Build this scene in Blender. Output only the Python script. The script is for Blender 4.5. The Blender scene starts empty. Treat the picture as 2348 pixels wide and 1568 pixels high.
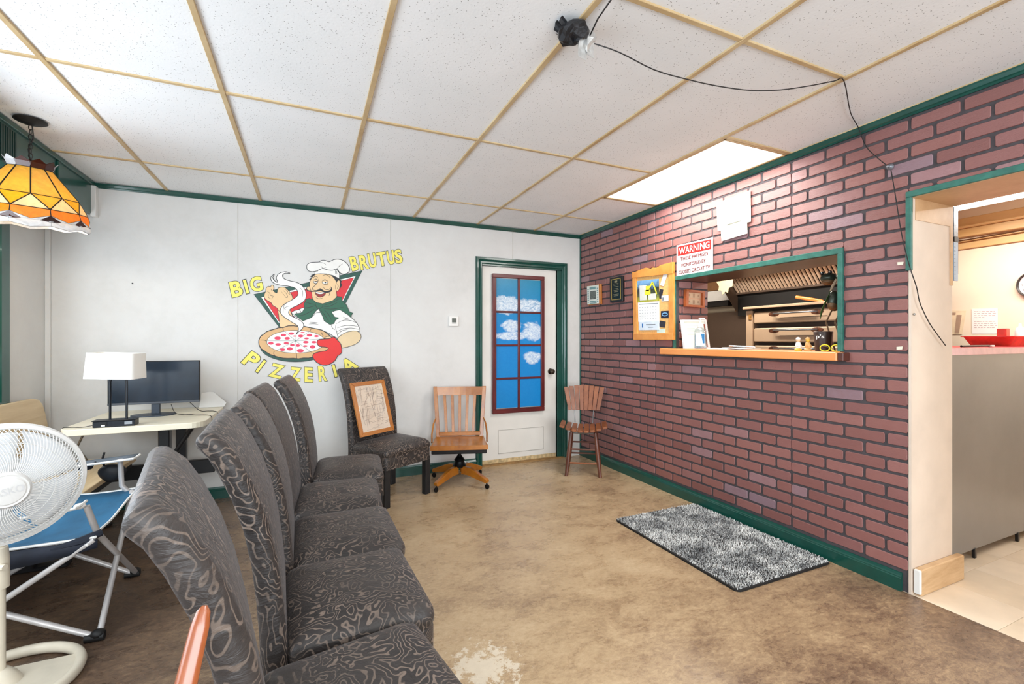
import bpy, bmesh, math, random
from mathutils import Vector, Matrix
from mathutils.geometry import tessellate_polygon
random.seed(7)
C = bpy.context.scene.collection
PI = math.pi
# ------------------------------------------------------------------ camera, world, lights, exposure
F_PX, CX, CY, VX, CZ = 1048.0, 1174.0, 780.0, 709.0, 1.22
YAW = math.atan((CX - VX) / F_PX)
SN, CS = math.sin(YAW), math.cos(YAW)
scn = bpy.context.scene
cam = bpy.data.cameras.new('camera'); co = bpy.data.objects.new('camera', cam); C.objects.link(co)
co.location = (0, 0, CZ); co.rotation_euler = (PI/2, 0, -YAW)
cam.sensor_width = 36; cam.lens = 36 * F_PX / 2348; cam.shift_y = -(784 - CY) / 2348; cam.clip_start = 0.05
scn.camera = co
scn.view_settings.view_transform = 'Standard'; scn.view_settings.look = 'None'
scn.view_settings.gamma = 1; scn.view_settings.use_curve_mapping = False
scn.view_settings.exposure = 0.10
w = bpy.data.worlds.new('daylight'); scn.world = w; w.use_nodes = True
w.node_tree.nodes['Background'].inputs[0].default_value = (0.86, 0.93, 1.0, 1)
w.node_tree.nodes['Background'].inputs[1].default_value = 1.2
def area(name, loc, rot, sx, sy, power, col=(1, 1, 1), spread=PI):
    l = bpy.data.lights.new(name, 'AREA'); l.shape = 'RECTANGLE'; l.size = sx; l.size_y = sy
    l.energy = power; l.color = col; l.spread = spread
    o = bpy.data.objects.new(name, l); C.objects.link(o); o.location = loc; o.rotation_euler = rot
    return o
area('daylight_front_window', (0.5, -2.42, 1.35), (PI/2, 0, 0), 3.9, 1.7, 150, (0.88, 0.945, 1.0))
area('daylight_left_window', (-1.80, 1.5, 1.45), (0, -PI/2, 0), 1.15, 3.3, 84, (0.82, 0.91, 1.0))
area('troffer_and_fill_glow', (2.335, 2.395, 2.30), (0, 0, 0), 0.42, 1.08, 21, (1.0, 0.97, 0.92))
area('troffer_and_fill_glow', (0.55, 0.0, 2.30), (0, 0, 0), 0.5, 1.08, 15, (1.0, 0.985, 0.95))  # added fill light behind the camera, paired with an unseen panel
area('troffer_and_fill_glow', (0.55, -1.5, 2.30), (0, 0, 0), 0.5, 1.08, 15, (1.0, 0.985, 0.95))  # second added fill light, toward the shop window end
area('kitchen_glow', (4.45, 1.0, 2.17), (0, 0, 0), 0.12, 1.8, 36, (1.0, 0.96, 0.90))
area('kitchen_glow', (3.75, 3.2, 2.27), (0, 0, 0), 0.12, 1.2, 34, (1.0, 0.92, 0.80))  # area light on the oven side, no tube fixture modelled here

# ------------------------------------------------------------------ pixel -> plane helpers (measured from the photograph)
def ray(px, py):
    a = (px - CX) / F_PX; b = (CY - py) / F_PX
    return Vector((SN + a*CS, CS - a*SN, b))
def at_y(px, py, y): r = ray(px, py); r = r * (y / r.y); return Vector((r.x, r.y, r.z + CZ))
def at_x(px, py, x): r = ray(px, py); r = r * (x / r.x); return Vector((r.x, r.y, r.z + CZ))
def at_z(px, py, z): r = ray(px, py); r = r * ((z - CZ) / r.z); return Vector((r.x, r.y, z))
# ------------------------------------------------------------------ materials
def lin(c):
    return tuple((v/255/12.92 if v/255 <= 0.04045 else ((v/255+0.055)/1.055)**2.4) for v in c[:3]) + (1,)
def nn(nt, t, **kw):
    n = nt.nodes.new(t)
    for k, v in kw.items():
        if k.startswith('i_'): n.inputs[k[2:].replace('_', ' ')].default_value = v
        else: setattr(n, k, v)
    return n
def ramp(nt, fac, stops, interp='LINEAR'):
    r = nt.nodes.new('ShaderNodeValToRGB'); r.color_ramp.interpolation = interp
    e = r.color_ramp.elements
    while len(e) < len(stops): e.new(0.5)
    for el, (p, c) in zip(e, stops): el.position = p; el.color = c if len(c) == 4 else lin(c)
    nt.links.new(fac, r.inputs[0]); return r.outputs[0]
def mixc(nt, fac, a, b, mode='MIX'):
    m = nt.nodes.new('ShaderNodeMix'); m.data_type = 'RGBA'; m.blend_type = mode
    for s, v in ((m.inputs[0], fac), (m.inputs[6], a), (m.inputs[7], b)):
        if hasattr(v, 'links'): nt.links.new(v, s)
        else: s.default_value = v
    return m.outputs[2]
def math_(nt, op, a, b=0.0, c=None):
    m = nt.nodes.new('ShaderNodeMath'); m.operation = op
    for i, v in enumerate((a, b, c)):
        if v is None: continue
        if hasattr(v, 'links'): nt.links.new(v, m.inputs[i])
        else: m.inputs[i].default_value = v
    return m.outputs[0]
def base(name, rough=0.6, metal=0.0, spec=0.5):
    m = bpy.data.materials.new(name); m.use_nodes = True; nt = m.node_tree
    b = nt.nodes['Principled BSDF']; b.inputs['Roughness'].default_value = rough; b.inputs['Metallic'].default_value = metal
    b.inputs['Specular IOR Level'].default_value = spec
    return m, nt, b
def coords(nt, kind='Object', scale=(1, 1, 1), rot=(0, 0, 0), rnd=False):
    tc = nt.nodes.new('ShaderNodeTexCoord'); mp = nt.nodes.new('ShaderNodeMapping')
    mp.inputs['Scale'].default_value = scale; mp.inputs['Rotation'].default_value = rot
    nt.links.new(tc.outputs[kind], mp.inputs[0])
    if rnd:
        oi = nt.nodes.new('ShaderNodeObjectInfo'); s = math_(nt, 'MULTIPLY', oi.outputs['Random'], 37.0)
        cb = nt.nodes.new('ShaderNodeCombineXYZ')
        for i in range(3): nt.links.new(s, cb.inputs[i])
        nt.links.new(cb.outputs[0], mp.inputs['Location'])
    return mp.outputs[0]
def noise(nt, vec, scale, detail=4, rough=0.55, dist=0.0):
    n = nn(nt, 'ShaderNodeTexNoise'); n.inputs['Scale'].default_value = scale; n.inputs['Detail'].default_value = detail
    n.inputs['Roughness'].default_value = rough; n.inputs['Distortion'].default_value = dist
    nt.links.new(vec, n.inputs['Vector']); return n.outputs['Fac']
def bump(nt, b, h, strength=0.3, dist=0.01):
    n = nt.nodes.new('ShaderNodeBump'); n.inputs['Strength'].default_value = strength; n.inputs['Distance'].default_value = dist
    nt.links.new(h, n.inputs['Height']); nt.links.new(n.outputs[0], b.inputs['Normal'])
MATS = {}
def M(name, col=None, rough=0.6, metal=0.0, var=0.06, scale=12.0, bmp=0.0, emit=None, spec=0.5, coat=0.0):
    if name in MATS: return MATS[name]
    m, nt, b = base(name, rough, metal, spec)
    v = coords(nt, rnd=True)
    n = noise(nt, v, scale, 4)
    c = lin(col); lo = tuple(max(0, x*(1-var*1.6)) for x in c[:3])+(1,); hi = tuple(min(1, x*(1+var*1.6)) for x in c[:3])+(1,)
    nt.links.new(ramp(nt, n, [(0.3, lo), (0.7, hi)]), b.inputs['Base Color'])
    if bmp: bump(nt, b, noise(nt, v, scale*8, 5), bmp, 0.002)
    if coat: b.inputs['Coat Weight'].default_value = coat
    if emit:
        b.inputs['Emission Color'].default_value = lin(col); b.inputs['Emission Strength'].default_value = emit
    MATS[name] = m; return m
def wood(name, c1, c2, scale=(1, 1, 8), rough=0.4, coat=0.2, kind='Object', fine=40, rot=(0,0,0)):
    if name in MATS: return MATS[name]
    m, nt, b = base(name, rough)
    v = coords(nt, kind, scale, rot, rnd=True)
    n1 = noise(nt, v, fine*0.25, 5, 0.6, 0.6); n2 = noise(nt, v, fine, 6, 0.7)
    f = math_(nt, 'ADD', math_(nt, 'MULTIPLY', n1, 0.6), math_(nt, 'MULTIPLY', n2, 0.4))
    nt.links.new(ramp(nt, f, [(0.33, c1), (0.66, c2)]), b.inputs['Base Color'])
    b.inputs['Coat Weight'].default_value = coat; b.inputs['Coat Roughness'].default_value = 0.25
    bump(nt, b, n2, 0.12, 0.001)
    MATS[name] = m; return m

def mat_floor():
    m, nt, b = base('worn_sheet_floor', 0.55)
    v = coords(nt, 'Object', rot=(0, 0, 0.5)); vs = coords(nt, 'Object', scale=(1, 1.7, 1), rot=(0, 0, 0.45))
    big = noise(nt, v, 1.1, 4, 0.55, 0.5); mid = noise(nt, vs, 5.5, 9, 0.74, 0.4); fine = noise(nt, vs, 34, 10, 0.85, 0.6)
    f = math_(nt, 'ADD', math_(nt, 'ADD', math_(nt, 'MULTIPLY', big, 0.34), math_(nt, 'MULTIPLY', mid, 0.26)), math_(nt, 'MULTIPLY', fine, 0.40))
    # kitchen walkway: traffic dirt; under the left seats: dirt plus shade painted in
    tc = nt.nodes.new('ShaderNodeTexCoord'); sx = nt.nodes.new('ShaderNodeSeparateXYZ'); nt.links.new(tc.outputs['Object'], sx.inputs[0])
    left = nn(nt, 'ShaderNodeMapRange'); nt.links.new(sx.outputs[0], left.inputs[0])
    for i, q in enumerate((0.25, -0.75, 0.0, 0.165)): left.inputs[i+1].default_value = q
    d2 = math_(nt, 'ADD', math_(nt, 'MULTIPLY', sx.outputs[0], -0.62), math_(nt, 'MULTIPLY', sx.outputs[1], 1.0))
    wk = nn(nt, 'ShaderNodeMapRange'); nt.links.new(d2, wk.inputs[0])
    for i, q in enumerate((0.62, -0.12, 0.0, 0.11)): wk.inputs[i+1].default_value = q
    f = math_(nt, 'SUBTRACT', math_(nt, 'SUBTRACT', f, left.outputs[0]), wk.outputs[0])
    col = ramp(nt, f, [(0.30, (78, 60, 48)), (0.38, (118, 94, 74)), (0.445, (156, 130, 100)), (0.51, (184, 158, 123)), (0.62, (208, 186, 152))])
    fl = noise(nt, vs, 70, 4, 0.9, 2.5)
    col = mixc(nt, ramp(nt, fl, [(0.60, (0, 0, 0)), (0.68, (90, 90, 90))]), col, lin((232, 215, 185)))
    col = mixc(nt, ramp(nt, fl, [(0.30, (80, 80, 80)), (0.37, (0, 0, 0))]), col, lin((110, 86, 62)))
    # bare chipped patch near the front seat
    vm = nn(nt, 'ShaderNodeVectorMath', operation='DISTANCE'); nt.links.new(tc.outputs['Object'], vm.inputs[0]); vm.inputs[1].default_value = (0.60, 1.60, 0)
    chip = math_(nt, 'ADD', math_(nt, 'MULTIPLY', vm.outputs['Value'], -1.3), noise(nt, v, 22, 9, 0.8))
    col = mixc(nt, ramp(nt, chip, [(0.36, (0, 0, 0)), (0.39, (225, 225, 225))]), col, lin((226, 216, 196)))
    nt.links.new(col, b.inputs['Base Color'])
    nt.links.new(ramp(nt, mid, [(0.3, (120, 120, 120)), (0.7, (175, 175, 175))]), b.inputs['Roughness'])
    bump(nt, b, fine, 0.25, 0.003); return m
def mat_ceiling_tile():
    m, nt, b = base('speckled_ceiling_tile', 0.95, 0, 0.2)
    v = coords(nt, 'Object', rnd=True)
    vo = nn(nt, 'ShaderNodeTexVoronoi'); vo.inputs['Scale'].default_value = 88; nt.links.new(v, vo.inputs['Vector'])
    sp = ramp(nt, vo.outputs['Distance'], [(0.10, (255, 255, 255)), (0.20, (0, 0, 0))])
    sel = ramp(nt, noise(nt, v, 60, 2), [(0.40, (0, 0, 0)), (0.46, (255, 255, 255))])
    n = noise(nt, v, 3, 5)
    c = ramp(nt, n, [(0.3, (236, 238, 239)), (0.7, (243, 244, 245))])
    mul = nn(nt, 'ShaderNodeMath', operation='MULTIPLY'); nt.links.new(sp, mul.inputs[0]); nt.links.new(sel, mul.inputs[1])
    nt.links.new(mixc(nt, math_(nt, 'MULTIPLY', mul.outputs[0], 0.8), c, lin((96, 92, 88))), b.inputs['Base Color'])
    bump(nt, b, noise(nt, v, 90, 3), 0.25, 0.002); return m
def mat_wall():
    m, nt, b = base('white_painted_panelling', 0.55, 0, 0.35)
    v = coords(nt, 'Object'); vs = coords(nt, 'Object', scale=(1, 1, 6))
    n = noise(nt, v, 1.6, 7, 0.7); n2 = noise(nt, vs, 9, 6, 0.75)
    c = ramp(nt, n, [(0.30, (204, 203, 199)), (0.48, (214, 213, 210)), (0.70, (220, 220, 217))])
    c = mixc(nt, ramp(nt, n2, [(0.62, (0, 0, 0)), (0.80, (90, 90, 90))]), c, lin((188, 182, 172)))
    nt.links.new(c, b.inputs['Base Color']); bump(nt, b, noise(nt, v, 60, 4), 0.1, 0.002); return m
def mat_brick():
    m, nt, b = base('faux_brick', 0.36, 0, 0.6)
    oi = nt.nodes.new('ShaderNodeObjectInfo'); v = coords(nt, 'Object', rnd=True); vs = coords(nt, 'Object', scale=(1, 1, 4), rnd=True)
    c = ramp(nt, oi.outputs['Random'], [(0.0, (128, 82, 78)), (0.30, (144, 95, 89)), (0.55, (154, 104, 98)), (0.80, (136, 90, 87)), (0.93, (144, 97, 94)), (0.96, (162, 122, 124)), (1.0, (142, 118, 128))])
    n = noise(nt, v, 22, 8, 0.7)
    c = mixc(nt, ramp(nt, n, [(0.3, (150, 150, 150)), (0.75, (0, 0, 0))]), c, lin((122, 76, 72)))
    cr = noise(nt, vs, 34, 6, 0.75, 1.5)
    c = mixc(nt, ramp(nt, cr, [(0.30, (220, 220, 220)), (0.37, (0, 0, 0))]), c, lin((70, 46, 44)))
    nt.links.new(c, b.inputs['Base Color']); bump(nt, b, cr, 0.45, 0.004); return m
def mat_fabric():
    m, nt, b = base('black_contour_jacquard', 0.5, 0, 0.45)
    v = coords(nt, 'Object', scale=(1, 1, 0.72), rnd=True)
    n = noise(nt, v, 6.6, 3, 0.52, 0.35)
    w_ = math_(nt, 'FRACT', math_(nt, 'MULTIPLY', n, 22.0))
    d = math_(nt, 'ABSOLUTE', math_(nt, 'SUBTRACT', w_, 0.5))
    ln = ramp(nt, d, [(0.085, (255, 255, 255)), (0.15, (0, 0, 0))])
    soft = noise(nt, coords(nt, 'Object', rnd=True), 5, 5, 0.7)
    ln2 = mixc(nt, ramp(nt, soft, [(0.35, (255, 255, 255)), (0.66, (120, 120, 120))]), (0, 0, 0, 1), ln)
    bg = ramp(nt, soft, [(0.3, (36, 33, 33)), (0.7, (60, 55, 53))])
    nt.links.new(mixc(nt, ln2, bg, lin((128, 113, 102))), b.inputs['Base Color'])
    b.inputs['Sheen Weight'].default_value = 0.12; b.inputs['Sheen Roughness'].default_value = 0.35; b.inputs['Sheen Tint'].default_value = lin((225, 222, 225))
    bump(nt, b, math_(nt, 'ADD', math_(nt, 'MULTIPLY', noise(nt, v, 160, 3), 0.12), noise(nt, coords(nt, 'Object', scale=(1, 1, 2.2), rnd=True), 16, 4, 0.6, 0.8)), 0.45, 0.012); return m
def mat_steel(name, col, rough=0.3, metal=0.8):
    m, nt, b = base(name, rough, metal)
    v = coords(nt, 'Object'); n = noise(nt, v, 2.2, 6, 0.65); n2 = noise(nt, v, 26, 6, 0.8)
    c = lin(col)
    nt.links.new(ramp(nt, n, [(0.3, tuple(x*0.84 for x in c[:3])+(1,)), (0.7, c)]), b.inputs['Base Color'])
    b.inputs['Roughness'].default_value = rough; return m
def mat_rug():
    m, nt, b = base('grey_shag', 0.95, 0, 0.1)
    v = coords(nt, 'Object'); n = noise(nt, v, 6, 5, 0.65, 0.8); t = noise(nt, v, 170, 2, 0.5)
    f = math_(nt, 'ADD', math_(nt, 'MULTIPLY', n, 0.62), math_(nt, 'MULTIPLY', t, 0.38))
    nt.links.new(ramp(nt, f, [(0.33, (48, 50, 52)), (0.41, (118, 119, 120)), (0.49, (190, 190, 188)), (0.58, (240, 239, 235))]), b.inputs['Base Color']); return m
def mat_glass(name, tint=(255, 255, 255), a=0.1, rough=0.03):
    m = bpy.data.materials.new(name); m.use_nodes = True; nt = m.node_tree; nt.nodes.clear()
    o = nt.nodes.new('ShaderNodeOutputMaterial'); t = nt.nodes.new('ShaderNodeBsdfTransparent'); g = nt.nodes.new('ShaderNodeBsdfGlossy')
    t.inputs[0].default_value = lin(tint); g.inputs['Roughness'].default_value = rough
    mx = nt.nodes.new('ShaderNodeMixShader'); mx.inputs[0].default_value = a
    nt.links.new(t.outputs[0], mx.inputs[1]); nt.links.new(g.outputs[0], mx.inputs[2]); nt.links.new(mx.outputs[0], o.inputs[0]); return m
def mat_stained(name, col, rough=0.25, emit=0.0):
    """coloured glass: diffuses the light of the bulb behind it"""
    m = bpy.data.materials.new(name); m.use_nodes = True; nt = m.node_tree; nt.nodes.clear()
    v = coords(nt, 'Object'); n = noise(nt, v, 30, 4, 0.6, 1.0); c = lin(col)
    rc = ramp(nt, n, [(0.3, tuple(x*0.78 for x in c[:3])+(1,)), (0.7, c)])
    o = nt.nodes.new('ShaderNodeOutputMaterial'); tl = nt.nodes.new('ShaderNodeBsdfTranslucent'); df = nt.nodes.new('ShaderNodeBsdfDiffuse'); gl = nt.nodes.new('ShaderNodeBsdfGlossy')
    gl.inputs['Roughness'].default_value = rough; gl.inputs[0].default_value = (0.9, 0.9, 0.9, 1)
    nt.links.new(rc, tl.inputs[0]); nt.links.new(rc, df.inputs[0])
    m1 = nt.nodes.new('ShaderNodeMixShader'); m1.inputs[0].default_value = 0.45; nt.links.new(df.outputs[0], m1.inputs[1]); nt.links.new(tl.outputs[0], m1.inputs[2])
    m2 = nt.nodes.new('ShaderNodeMixShader'); m2.inputs[0].default_value = 0.05; nt.links.new(m1.outputs[0], m2.inputs[1]); nt.links.new(gl.outputs[0], m2.inputs[2]); nt.links.new(m2.outputs[0], o.inputs[0])
    return m
# ------------------------------------------------------------------ mesh builder
class MB:
    def __init__(s): s.v = []; s.f = []; s.m = []; s.mi = 0
    def _add(s, vs, fs):
        o = len(s.v); s.v += [tuple(v) for v in vs]
        for f in fs: s.f.append([i+o for i in f]); s.m.append(s.mi)
        return s
    def mat(s, i): s.mi = i; return s
    def box(s, a, b, mtx=None):
        x0, y0, z0 = a; x1, y1, z1 = b
        vs = [Vector(p) for p in ((x0,y0,z0),(x1,y0,z0),(x1,y1,z0),(x0,y1,z0),(x0,y0,z1),(x1,y0,z1),(x1,y1,z1),(x0,y1,z1))]
        if mtx: vs = [mtx @ v for v in vs]
        return s._add(vs, [(0,3,2,1),(4,5,6,7),(0,1,5,4),(1,2,6,5),(2,3,7,6),(3,0,4,7)])
    def cham(s, a, b, c=0.003, mtx=None):
        """box with chamfered edges on the four long corners of its z axis plus top/bottom bevel"""
        x0, y0, z0 = a; x1, y1, z1 = b
        def ring(i, z): return [(x0+i, y0, z) if 0 else (x0+c+i, y0+i, z), (x1-c-i, y0+i, z), (x1-i, y0+c+i, z), (x1-i, y1-c-i, z), (x1-c-i, y1-i, z), (x0+c+i, y1-i, z), (x0+i, y1-c-i, z), (x0+i, y0+c+i, z)]
        vs = ring(c, z0) + ring(0, z0+c) + ring(0, z1-c) + ring(c, z1)
        vs = [Vector(v) for v in vs]
        if mtx: vs = [mtx @ v for v in vs]
        fs = [list(range(7, -1, -1)), list(range(24, 32))]
        for r in range(3):
            for i in range(8): j = (i+1) % 8; fs.append((r*8+i, r*8+j, r*8+8+j, r*8+8+i))
        return s._add(vs, fs)
    def tube(s, pts, r, n=8, closed=False, cap=True, flat=1.0):
        pts = [Vector(p) for p in pts]; N = len(pts); rs = r if isinstance(r, (list, tuple)) else [r]*N
        vs = []; up = None
        for i, p in enumerate(pts):
            a = pts[(i-1) % N] if (closed or i > 0) else p; b = pts[(i+1) % N] if (closed or i < N-1) else p
            t = (b - a).normalized() if (b-a).length > 1e-9 else Vector((0,0,1))
            if up is None:
                up = Vector((0,0,1)) if abs(t.z) < 0.9 else Vector((1,0,0))
            u = (up - t*up.dot(t))
            if u.length < 1e-5: u = t.orthogonal()
            u.normalize(); up = u; w = t.cross(u)
            for k in range(n):
                an = 2*PI*k/n + PI/n
                vs.append(p + u*(math.cos(an)*rs[i]) + w*(math.sin(an)*rs[i]*flat))
        fs = []
        for i in range(N if closed else N-1):
            j = (i+1) % N
            for k in range(n): l = (k+1) % n; fs.append((i*n+k, i*n+l, j*n+l, j*n+k))
        if cap and not closed: fs.append(tuple(range(n-1, -1, -1))); fs.append(tuple((N-1)*n+k for k in range(n)))
        return s._add(vs, fs)
    def lathe(s, prof, n=24, c=(0,0,0), mtx=None, close=True):
        vs = []
        for r, z in prof:
            for k in range(n): an = 2*PI*k/n; vs.append(Vector((c[0]+r*math.cos(an), c[1]+r*math.sin(an), c[2]+z)))
        if mtx: vs = [mtx @ v for v in vs]
        fs = []
        for i in range(len(prof)-1):
            for k in range(n): l = (k+1) % n; fs.append((i*n+k, i*n+l, (i+1)*n+l, (i+1)*n+k))
        if close: fs.append(tuple(range(n-1, -1, -1))); fs.append(tuple((len(prof)-1)*n+k for k in range(n)))
        return s._add(vs, fs)
    def prism(s, poly, d, mtx=None, z0=0.0):
        """2D polygon (x,y) extruded z0..z0+d, transformed by mtx"""
        n = len(poly)
        vs = [Vector((p[0], p[1], z0)) for p in poly] + [Vector((p[0], p[1], z0+d)) for p in poly]
        if mtx: vs = [mtx @ v for v in vs]
        tri = tessellate_polygon([[Vector((p[0], p[1], 0)) for p in poly]])
        fs = [tuple(reversed(t)) for t in tri] + [tuple(i+n for i in t) for t in tri] + [(i, (i+1) % n, (i+1) % n + n, i+n) for i in range(n)]
        return s._add(vs, fs)
    def grid(s, fn, nu, nv, thick=None):
        vs = [Vector(fn(i/nu, j/nv)) for j in range(nv+1) for i in range(nu+1)]
        fs = [(j*(nu+1)+i, j*(nu+1)+i+1, (j+1)*(nu+1)+i+1, (j+1)*(nu+1)+i) for j in range(nv) for i in range(nu)]
        return s._add(vs, fs)
    def ball(s, c, r, n=12, m=8):
        rx, ry, rz = r if isinstance(r, (list, tuple)) else (r, r, r)
        prof = [(math.sin(PI*i/m), -math.cos(PI*i/m)) for i in range(m+1)]
        vs = [(c[0]+rx*max(p, 1e-4)*math.cos(2*PI*k/n), c[1]+ry*max(p, 1e-4)*math.sin(2*PI*k/n), c[2]+rz*q) for p, q in prof for k in range(n)]
        fs = [(i*n+k, i*n+(k+1) % n, (i+1)*n+(k+1) % n, (i+1)*n+k) for i in range(m) for k in range(n)]
        return s._add(vs, fs)
    def mesh(s, name, mats, smooth=False):
        me = bpy.data.meshes.new(name); me.from_pydata(s.v, [], s.f)
        for mt in (mats if isinstance(mats, (list, tuple)) else [mats]): me.materials.append(mt)
        me.polygons.foreach_set('material_index', s.m)
        bm = bmesh.new(); bm.from_mesh(me); bmesh.ops.recalc_face_normals(bm, faces=bm.faces); bm.to_mesh(me); bm.free()
        if smooth:
            me.polygons.foreach_set('use_smooth', [True]*len(me.polygons))
            me.set_sharp_from_angle(angle=math.radians(smooth if smooth is not True else 40))
        me.update(); return me
    def build(s, name, mats, parent=None, smooth=False, bevel=0.0, seg=2):
        o = bpy.data.objects.new(name, s.mesh(name, mats, smooth)); C.objects.link(o)
        if parent: o.parent = parent
        if bevel:
            b = o.modifiers.new('edge', 'BEVEL'); b.width = bevel; b.segments = seg; b.limit_method = 'ANGLE'; b.angle_limit = math.radians(35)
        return o
def tag(o, label=None, cat=None, group=None, kind=None):
    if label: o['label'] = label
    if cat: o['category'] = cat
    if group: o['group'] = group
    if kind: o['kind'] = kind
    return o
def empty(name, loc=(0,0,0), rz=0.0, label=None, cat=None, group=None):
    o = bpy.data.objects.new(name, None); C.objects.link(o); o.location = loc; o.rotation_euler = (0, 0, rz); o.empty_display_size = 0.1
    return tag(o, label, cat, group)
def copy_tree(o, parent=None):
    c = o.copy(); C.objects.link(c); c.parent = parent
    for ch in o.children: copy_tree(ch, c)
    return c
def T(x, y, z): return Matrix.Translation((x, y, z))
def RX(a): return Matrix.Rotation(a, 4, 'X')
def RY(a): return Matrix.Rotation(a, 4, 'Y')
def RZ(a): return Matrix.Rotation(a, 4, 'Z')
def smooth_poly(pts, k=4, closed=True):
    out = []; n = len(pts)
    for i in range(n if closed else n-1):
        p0, p1, p2, p3 = (pts[(i-1) % n], pts[i], pts[(i+1) % n], pts[(i+2) % n]) if closed else (pts[max(0, i-1)], pts[i], pts[i+1], pts[min(n-1, i+2)])
        for j in range(k):
            t = j/k
            out.append(tuple(0.5*((2*b) + (-a+c)*t + (2*a-5*b+4*c-d)*t*t + (-a+3*b-3*c+d)*t**3) for a, b, c, d in zip(p0, p1, p2, p3)))
    if not closed: out.append(tuple(pts[-1]))
    return out
# glyph meshes: flat print laid on a plane through a mapping function uv(0..1,0..1) -> point
GL = {}
def glyph(text, off=0.0):
    key = (text, off)
    if key in GL: return GL[key]
    cu = bpy.data.curves.new('g', 'FONT'); cu.body = text; cu.offset = off; cu.resolution_u = 3; cu.size = 1
    o = bpy.data.objects.new('g', cu); C.objects.link(o); dg = bpy.context.evaluated_depsgraph_get()
    me = o.evaluated_get(dg).to_mesh(); vs = [tuple(v.co) for v in me.vertices]; fs = [tuple(p.vertices) for p in me.polygons]
    o.evaluated_get(dg).to_mesh_clear(); bpy.data.objects.remove(o); bpy.data.curves.remove(cu)
    GL[key] = (vs, fs); return GL[key]
def put_text(mb, text, fn, off=0.0):
    bv, _ = glyph(text, 0.0); x0 = min(v[0] for v in bv); x1 = max(v[0] for v in bv); y0 = min(v[1] for v in bv); y1 = max(v[1] for v in bv)
    vs, fs = glyph(text, off)
    mb._add([fn((v[0]-x0)/(x1-x0), (v[1]-y0)/(y1-y0)) for v in vs], fs)
# ================================================================== STRUCTURE
XL, XR, YB, YF, ZC = -1.647, 2.64, 4.15, -2.5, 2.332
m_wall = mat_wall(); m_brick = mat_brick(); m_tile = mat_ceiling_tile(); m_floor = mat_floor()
m_mortar = M('grey_mortar', (74, 69, 72), 0.9, var=0.12, scale=30, bmp=0.4)
m_green = M('dark_green_gloss_paint', (14, 72, 62), 0.28, var=0.10, scale=9, coat=0.3)
m_green2 = M('worn_teal_paint', (48, 106, 94), 0.45, var=0.16, scale=26)
m_tee = wood('aged_cream_tee', (176, 144, 98), (214, 192, 150), (1, 1, 1), 0.5, 0.0, fine=9)
m_beige = M('beige_plaster', (214, 198, 182), 0.6, var=0.04, scale=5, bmp=0.15)
m_tanply = wood('tan_door_lining', (176, 138, 98), (204, 168, 128), (1, 1, 1), 0.5, 0.1, fine=12)
m_white = M('white_gloss', (232, 231, 227), 0.4, var=0.02)
m_black = M('black_metal', (22, 22, 24), 0.4, var=0.1)
m_kwall = M('kitchen_cream_wall', (240, 222, 196), 0.6, var=0.02, scale=3)
m_dark = M('black_foot_plastic', (14, 12, 11), 0.6)  # plain black plastic of the camp chair foot caps
def struct(name, mb, mats, **k):
    o = mb.build(name, mats, **k); o['kind'] = 'structure'; return o
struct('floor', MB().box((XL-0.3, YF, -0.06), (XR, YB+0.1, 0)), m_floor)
mb = MB().box((XL-0.1, YB, 0), (1.524, YB+0.1, ZC+0.1)).box((2.352, YB, 0), (XR+0.05, YB+0.1, ZC+0.1)).box((1.524, YB, 1.944), (2.352, YB+0.1, ZC+0.1)).box((1.50, YB+0.12, 0), (2.40, YB+0.16, 2.0))
wb = struct('wall_back', mb, m_wall)
for px in (545, 895, 1175):                                     # panel seams of the painted sheets
    p = at_y(px, 500, YB); MB().box((p.x-0.002, YB-0.0025, 0.1 if px < 1000 else 1.965), (p.x+0.002, YB+0.001, 2.30)).build('panel_seam', M('seam_grey', (200, 197, 190), 0.7), wb)
# left wall with its window
mb = MB().box((XL-0.1, YF, 0), (XL, YB+0.1, 0.83)).box((XL-0.1, YF, 2.0), (XL, YB+0.1, ZC+0.1)).box((XL-0.1, 3.64, 0.83), (XL, YB+0.1, 2.0)).box((XL-0.1, YF, 0.83), (XL, -0.4, 2.0))
struct('wall_left', mb, m_wall)
win = empty('window_1'); win['kind'] = 'structure'
mb = MB()
for a, b in (((XL-0.02, 3.60, 0.80), (XL+0.025, 3.69, 2.03)), ((XL-0.02, -0.45, 0.80), (XL+0.025, -0.36, 2.03)), ((XL-0.02, -0.45, 1.97), (XL+0.025, 3.69, 2.05)), ((XL-0.02, -0.45, 0.78), (XL+0.03, 3.69, 0.86))): mb.cham(a, b, 0.006)
mb.build('window_frame', m_green, win)
for y in (1.0, 2.3): MB().cham((XL-0.07, y-0.03, 0.86), (XL-0.02, y+0.03, 1.97), 0.004).build('mullion', m_green, win)
m_pane = mat_glass('window_glass')
for y0, y1 in ((-0.36, 0.97), (1.03, 2.27), (2.33, 3.60)): MB().box((XL-0.055, y0, 0.86), (XL-0.05, y1, 1.97)).build('pane', m_pane, win)
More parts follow.
